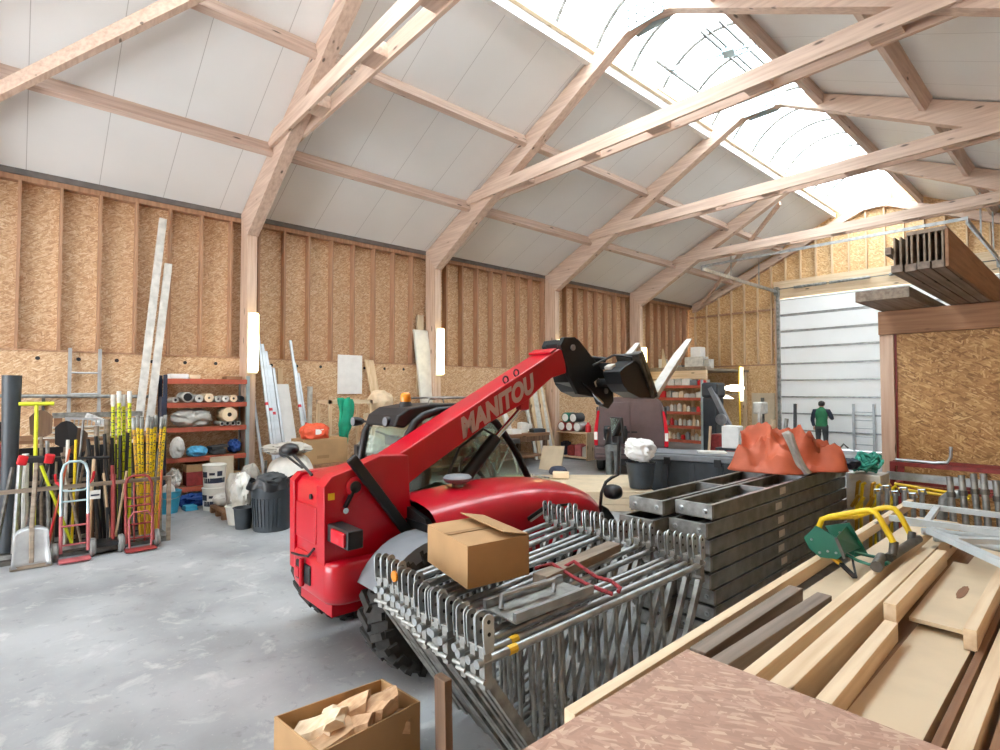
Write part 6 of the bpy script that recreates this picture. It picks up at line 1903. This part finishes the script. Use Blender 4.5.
J1 = dict(pelvis=(0, 0, .95), waist=(0, .01, 1.12), chest=(0, .0, 1.33), neck=(0, .02, 1.50), chin=(0, .05, 1.555), head=(0, .05, 1.63), crown=(0, .04, 1.70),
          shoL=(-.19, 0, 1.42), elbL=(-.27, -.02, 1.14), wriL=(-.25, .1, .9), shoR=(.19, 0, 1.42), elbR=(.31, .02, 1.18), wriR=(.2, .24, 1.24),
          hipL=(-.1, 0, .9), kneL=(-.11, .03, .5), ankL=(-.12, -.02, .08), toeL=(-.13, .13, .04), hipR=(.1, 0, .9), kneR=(.11, .03, .5), ankR=(.12, -.02, .08), toeR=(.14, .13, .04))
person('person seen from behind in a green vest with dark sleeves before the white gate', (-6.5, 20.3, 0), .15, J1, 'green_cloth', 'navy', 'dark_felt', 'black_plastic', 'hair_dark')
J2 = dict(pelvis=(0, -.06, .86), waist=(.02, .03, 1.0), chest=(.05, .18, 1.15), neck=(.07, .30, 1.25), chin=(.07, .37, 1.27), head=(.06, .40, 1.34), crown=(.05, .42, 1.41),
          shoL=(-.14, .2, 1.22), elbL=(-.16, .34, .98), wriL=(-.1, .52, .9), shoR=(.24, .2, 1.22), elbR=(.27, .36, 1.0), wriR=(.2, .52, .92),
          hipL=(-.08, -.04, .82), kneL=(-.09, .06, .45), ankL=(-.09, -.04, .08), toeL=(-.1, .1, .04), hipR=(.09, -.04, .82), kneR=(.1, .06, .45), ankR=(.1, -.04, .08), toeR=(.11, .1, .04))
person('person bending forward in a dark jacket and grey trousers behind the van', (-7.66, 10.28, 0), .6, J2, 'black_paint', 'black_paint', 'trousers_grey', 'red_plastic', 'hair_dark', 'red_plastic')

# timber loft in the back corner with orange shelving under it
lf = thing('storage_loft', 'timber storage loft in the back corner over the orange shelving', 'loft', (-10.9, 20, 0))
o = (-10.9, 20, 0)
MB(o).box(-12.05, -9.6, 18.4, 18.5, 2.55, 2.85).build('fascia', 'pine_x', lf)
MB(o).box(-12.05, -9.6, 18.4, 21.85, 2.85, 2.93).build('deck', 'old_wood_y', lf)
for x in (-11.95, -9.7):
    for y in (18.5, 21.7):
        MB(o).box(x - .06, x + .06, y - .06, y + .06, 0, 2.85).build('post', 'pine_z', lf)
MB(o).box(-12.05, -9.6, 18.35, 18.75, 2.93, 2.99).build('edge_board', 'old_wood_y', lf)
for k, (x, y, w, h, m_, nm) in enumerate(((-10.35, 18.9, .75, .45, 'white_worn', 'wide white carton'), (-10.5, 19.3, .4, .85, 'white_paint', 'tall white carton behind the wide one'), (-11.7, 18.8, .18, .42, 'white_paint', 'narrow white carton'), (-9.85, 18.9, .18, .35, 'film_grey', 'small grey carton'), (-11.2, 19.0, .6, .16, 'grey_plastic', 'low grey case'))):
    tag(MB((x, y, 2.99)).rbox((x, y + .2, 2.932 + h / 2 + .002), w, .4, h).build('carton', m_, bevel=.01), nm + ' on the timber loft', 'box', 'cartons on the loft')
tag(MB((-11.5, 18.85, 3)).prism([(-11.62, 2.935), (-11.36, 2.935), (-11.55, 3.75), (-11.6, 3.75)], 'y', 18.752, 18.78).build('pale_board', 'mdf_pale'), 'pointed pale board standing on the loft', 'board')
br_ = thing('shelving_unit', 'shelving unit with orange beams full of tins under the timber loft', 'shelving', (-10.45, 18.0, 0))
o = (-10.45, 18.0, 0)
BZ = [.36, .86, 1.36, 1.86, 2.30]
for x in (-11.5, -9.42):
    for y in (17.75, 18.2):
        MB(o).box(x - .035, x + .035, y - .035, y + .035, 0, 2.5).build('upright', 'gusset_steel', br_)
for z in BZ:
    for y in (17.75, 18.2):
        MB(o).box(-11.5, -9.42, y - .025, y + .025, z - .1, z).build('beam', 'orange_rack', br_)
    MB(o).box(-11.5, -9.42, 17.75, 18.2, z - .02, z).build('shelf', 'brown_wood_x', br_)
pal = ['white_plastic', 'galvanised', 'white_worn', 'grey_plastic', 'dust', 'film_grey', 'red_plastic', 'cream_bag']
SN = ['lowest', 'second', 'third', 'fourth', 'top']
for i, z in enumerate(BZ):
    x = -11.4
    k = 0
    while x < -9.6 and k < 12:
        r = rnd.uniform(.05, .085)
        h = rnd.uniform(.14, .3)
        if i in (3, 4):
            w = rnd.uniform(.16, .3)
            q = MB((x, 17.98, z)).rbox((x + w / 2, 17.98, z + .004 + h * .4), w, .3, h * .8, rz=rnd.uniform(-.1, .1)).rbox((x + w / 2, 17.98, z + h * .8 + .014), w * .6, .2, .03)
            tag(q.build('box', pal[(k * 3 + i) % 8], bevel=.008), 'small box, %s from the left on the %s shelf under the loft' % (ORDN[k], SN[i]), 'box', 'boxes on the shelving under the loft')
            x += w + .03
        else:
            q = MB((x, 17.88, z)).lathe([(r, 0), (r, h * .8), (r * .92, h * .83), (r * .5, h * .88), (r * .5, h)], (x + r, 17.88, z + .004), (0, 0, 1), 14)
            tag(q.build('tin', pal[(k * 5 + i * 2) % 8], smooth=40), 'small tin, %s from the left on the %s shelf under the loft' % (ORDN[k], SN[i]), 'tin', 'tins on the shelving under the loft')
            x += 2 * r + rnd.uniform(.02, .05)
        k += 1

# machines and clutter before the loft
ms = thing('column_saw', 'grey upright workshop saw with slanting arm right of the orange shelving', 'machine', (-7.5, 15.2, 0))
o = (-7.5, 15.2, 0)
MB(o).box(-7.95, -7.55, 15.0, 15.5, 0, 1.9).build('column', 'dark_plastic', ms, bevel=.03)
MB(o).box(-7.98, -7.5, 14.95, 15.55, 1.9, 2.35).build('head', 'dark_plastic', ms, bevel=.08)
MB(o).bar((-7.7, 15.0, 2.2), (-7.05, 14.9, 1.0), .12, .14).build('arm', 'grey_plastic', ms, bevel=.01)
MB(o).box(-7.6, -6.7, 14.8, 15.5, .8, .88).build('table', 'galvanised_dull', ms, bevel=.01)
MB(o).box(-7.4, -6.9, 14.95, 15.4, 0, .8).build('base', 'dark_plastic', ms, bevel=.02)
MB(o).lathe([(.16, 0), (.16, .06)], (-7.3, 14.85, 1.3), (0, -1, 0), 20).build('blade_guard', 'galvanised', ms)
m2 = thing('drill_stand', 'dark pillar drill with white head by the yellow-lit wall', 'machine', (-6.9, 16.6, 0))
o = (-6.75, 15.9, 0)
MB(o).tube([(-6.75, 15.9, 0), (-6.75, 15.9, 1.9)], .05, 10).build('pillar', 'steel_dark', m2)
MB(o).box(-6.95, -6.55, 15.7, 16.1, 0, .1).build('foot', 'steel_dark', m2)
MB(o).rbox((-6.75, 15.75, 1.6), .25, .5, .35).build('head', 'white_worn', m2, bevel=.04)
MB(o).rbox((-6.75, 15.7, 1.0), .4, .4, .06).build('table', 'steel_dark', m2)
for k, (x, y, w, h, m_, nm) in enumerate(((-6.6, 14.0, .42, .56, 'white_paint', 'white carton with rounded edges'), (-7.6, 13.3, .6, .5, 'cream_bag', 'wide cream carton'), (-7.1, 14.5, .5, .9, 'red_rust', 'dark red cabinet'), (-5.35, 14.2, .45, .42, 'blue_plastic', 'light blue crate'), (-6.15, 14.75, .4, .55, 'white_worn', 'pale crate'), (-6.3, 15.4, .3, .6, 'dark_plastic', 'dark case'))):
    zb = .62 if k in (0, 3) else 0
    tag(MB((x, y, zb)).rbox((x, y, zb + h / 2), w, .4, h, rz=rnd.uniform(-.15, .15)).rbox((x, y, zb + h + .005), w * .85, .32, .015).build('crate', m_, bevel=.02), nm + ' among the clutter before the loft', 'crate', 'crates before the loft')
for x, y, nm in ((-6.6, 14.0, 'white carton'), (-5.35, 14.2, 'light blue crate')):
    st_ = thing('low_table', 'low grey table under the ' + nm, 'table', (x, y, 0))
    MB((x, y, 0)).box(x - .35, x + .35, y - .25, y + .25, .56, .61).build('top', 'dark_plastic', st_)
    for a in (-.3, .3):
        for b_ in (-.2, .2):
            MB((x, y, 0)).box(x + a - .02, x + a + .02, y + b_ - .02, y + b_ + .02, 0, .56).build('leg', 'steel_dark', st_)
for k, (x0, y0, x1, y1, z1, w, m_) in enumerate(((-6.6, 15.6, -6.62, 15.75, 1.5, .16, 'white_worn'), (-6.3, 15.75, -6.32, 15.9, 1.3, .2, 'cream_bag'), (-6.0, 15.5, -5.85, 15.6, 1.35, .14, 'galvanised_dull'), (-5.7, 15.7, -5.72, 15.85, 1.75, .08, 'dark_plastic'))):
    tag(MB((x0, y0, 0)).bar((x0, y0, 0), (x1, y1, z1), .06, w, up=(0, 1, 0)).build('upright_piece', m_), ('white', 'cream', 'grey', 'thin dark')[k] + ' upright piece leaning among the machines at the back', 'plank', 'upright pieces among the machines')
tag(MB((-7.2, 13.9, 0)).bar((-7.24, 13.9, 0), (-7.2, 14.0, 1.15), .05, .05).build('wooden_stake', 'pine_z'), 'wooden stake standing upright before the machines', 'stake')
tag(MB((-9.0, 21.8, 1.3)).box(-9.5, -8.62, 21.84, 21.9, .78, 2.02).build('cream_board', 'mdf_pale'), 'cream board standing against the back wall left of the gate', 'board')
wk = thing('work_lamp', 'glowing white work lamp on a yellow-lit stand by the back wall', 'lamp', (-8.3, 18.0, 0))
o = (-8.3, 18.0, 0)
MB(o).tube([(-8.22, 18.0, 0), (-8.22, 18.0, 2.95)], .03, 8).build('stand', 'yellow_tape', wk)
MB(o).blob((-8.28, 17.72, 2.2), (.34, .1, .1), 0, nu=20, nv=12).build('lamp_head', 'work_light', wk, smooth=60)
MB(o).lathe([(.05, .12), (.26, 0), (.26, -.02), (.04, .1)], (-8.65, 17.9, 1.85), (0, 0, 1), 20).build('reflector', 'white_paint', wk, smooth=50)
MB(o).tube([(-8.65, 17.9, 1.96), (-8.22, 18.0, 2.02)], .012, 6).build('arm', 'steel_dark', wk)
tl_ = thing('strip_light', 'upright warm glowing strip light on the lamp stand', 'lamp', (-8.12, 18.0, 1.8))
MB((-8.12, 18.0, 1.8)).box(-8.18, -8.06, 17.93, 17.97, 1.75, 2.9).build('housing', 'white_plastic', tl_)
MB((-8.12, 18.0, 1.8)).lathe([(.025, 0), (.025, 1.1)], (-8.12, 17.9, 1.78), (0, 0, 1), 10).build('tube', 'tube_light', tl_)
ldr = thing('ladder', 'white two-pole ladder standing against the sectional gate', 'ladder', (-5.6, 21.6, 0))
o = (-5.6, 21.6, 0)
for x in (-5.95, -5.35):
    MB(o).box(x - .035, x + .035, 21.7, 21.76, 0, 1.65).build('stile', 'alu', ldr)
for k in range(5):
    MB(o).tube([(-5.95, 21.73, .25 + .28 * k), (-5.35, 21.73, .25 + .28 * k)], .016, 8).build('rung', 'alu', ldr)

# ===================================================== CAMERA, LIGHT, VIEW
cam = bpy.data.objects.new('camera', bpy.data.cameras.new('camera'))
COL.objects.link(cam)
cam.data.sensor_width = 36
cam.data.lens = 36 * .541
cam.location = (0, 0, 2.1)
yaw = math.atan2(610, 541)
pitch = math.atan2(16, 541)
cam.rotation_euler = (PI / 2 + pitch, 0, yaw)
cam.data.clip_start = .05
SC.camera = cam

W = bpy.data.worlds.new('World')
SC.world = W
W.use_nodes = True
bg = W.node_tree.nodes['Background']
bg.inputs['Color'].default_value = (.92, .965, 1.0, 1)
bg.inputs['Strength'].default_value = 9.0

SC.view_settings.view_transform = 'Standard'
SC.view_settings.look = 'None'
SC.view_settings.gamma = 1
SC.view_settings.use_curve_mapping = False
SC.view_settings.exposure = 0.6
SC.cycles.max_bounces = 10
SC.cycles.diffuse_bounces = 6
SC.cycles.transparent_max_bounces = 12
SC.cycles.use_denoising = True
SC.cycles.caustics_reflective = False
SC.cycles.caustics_refractive = False
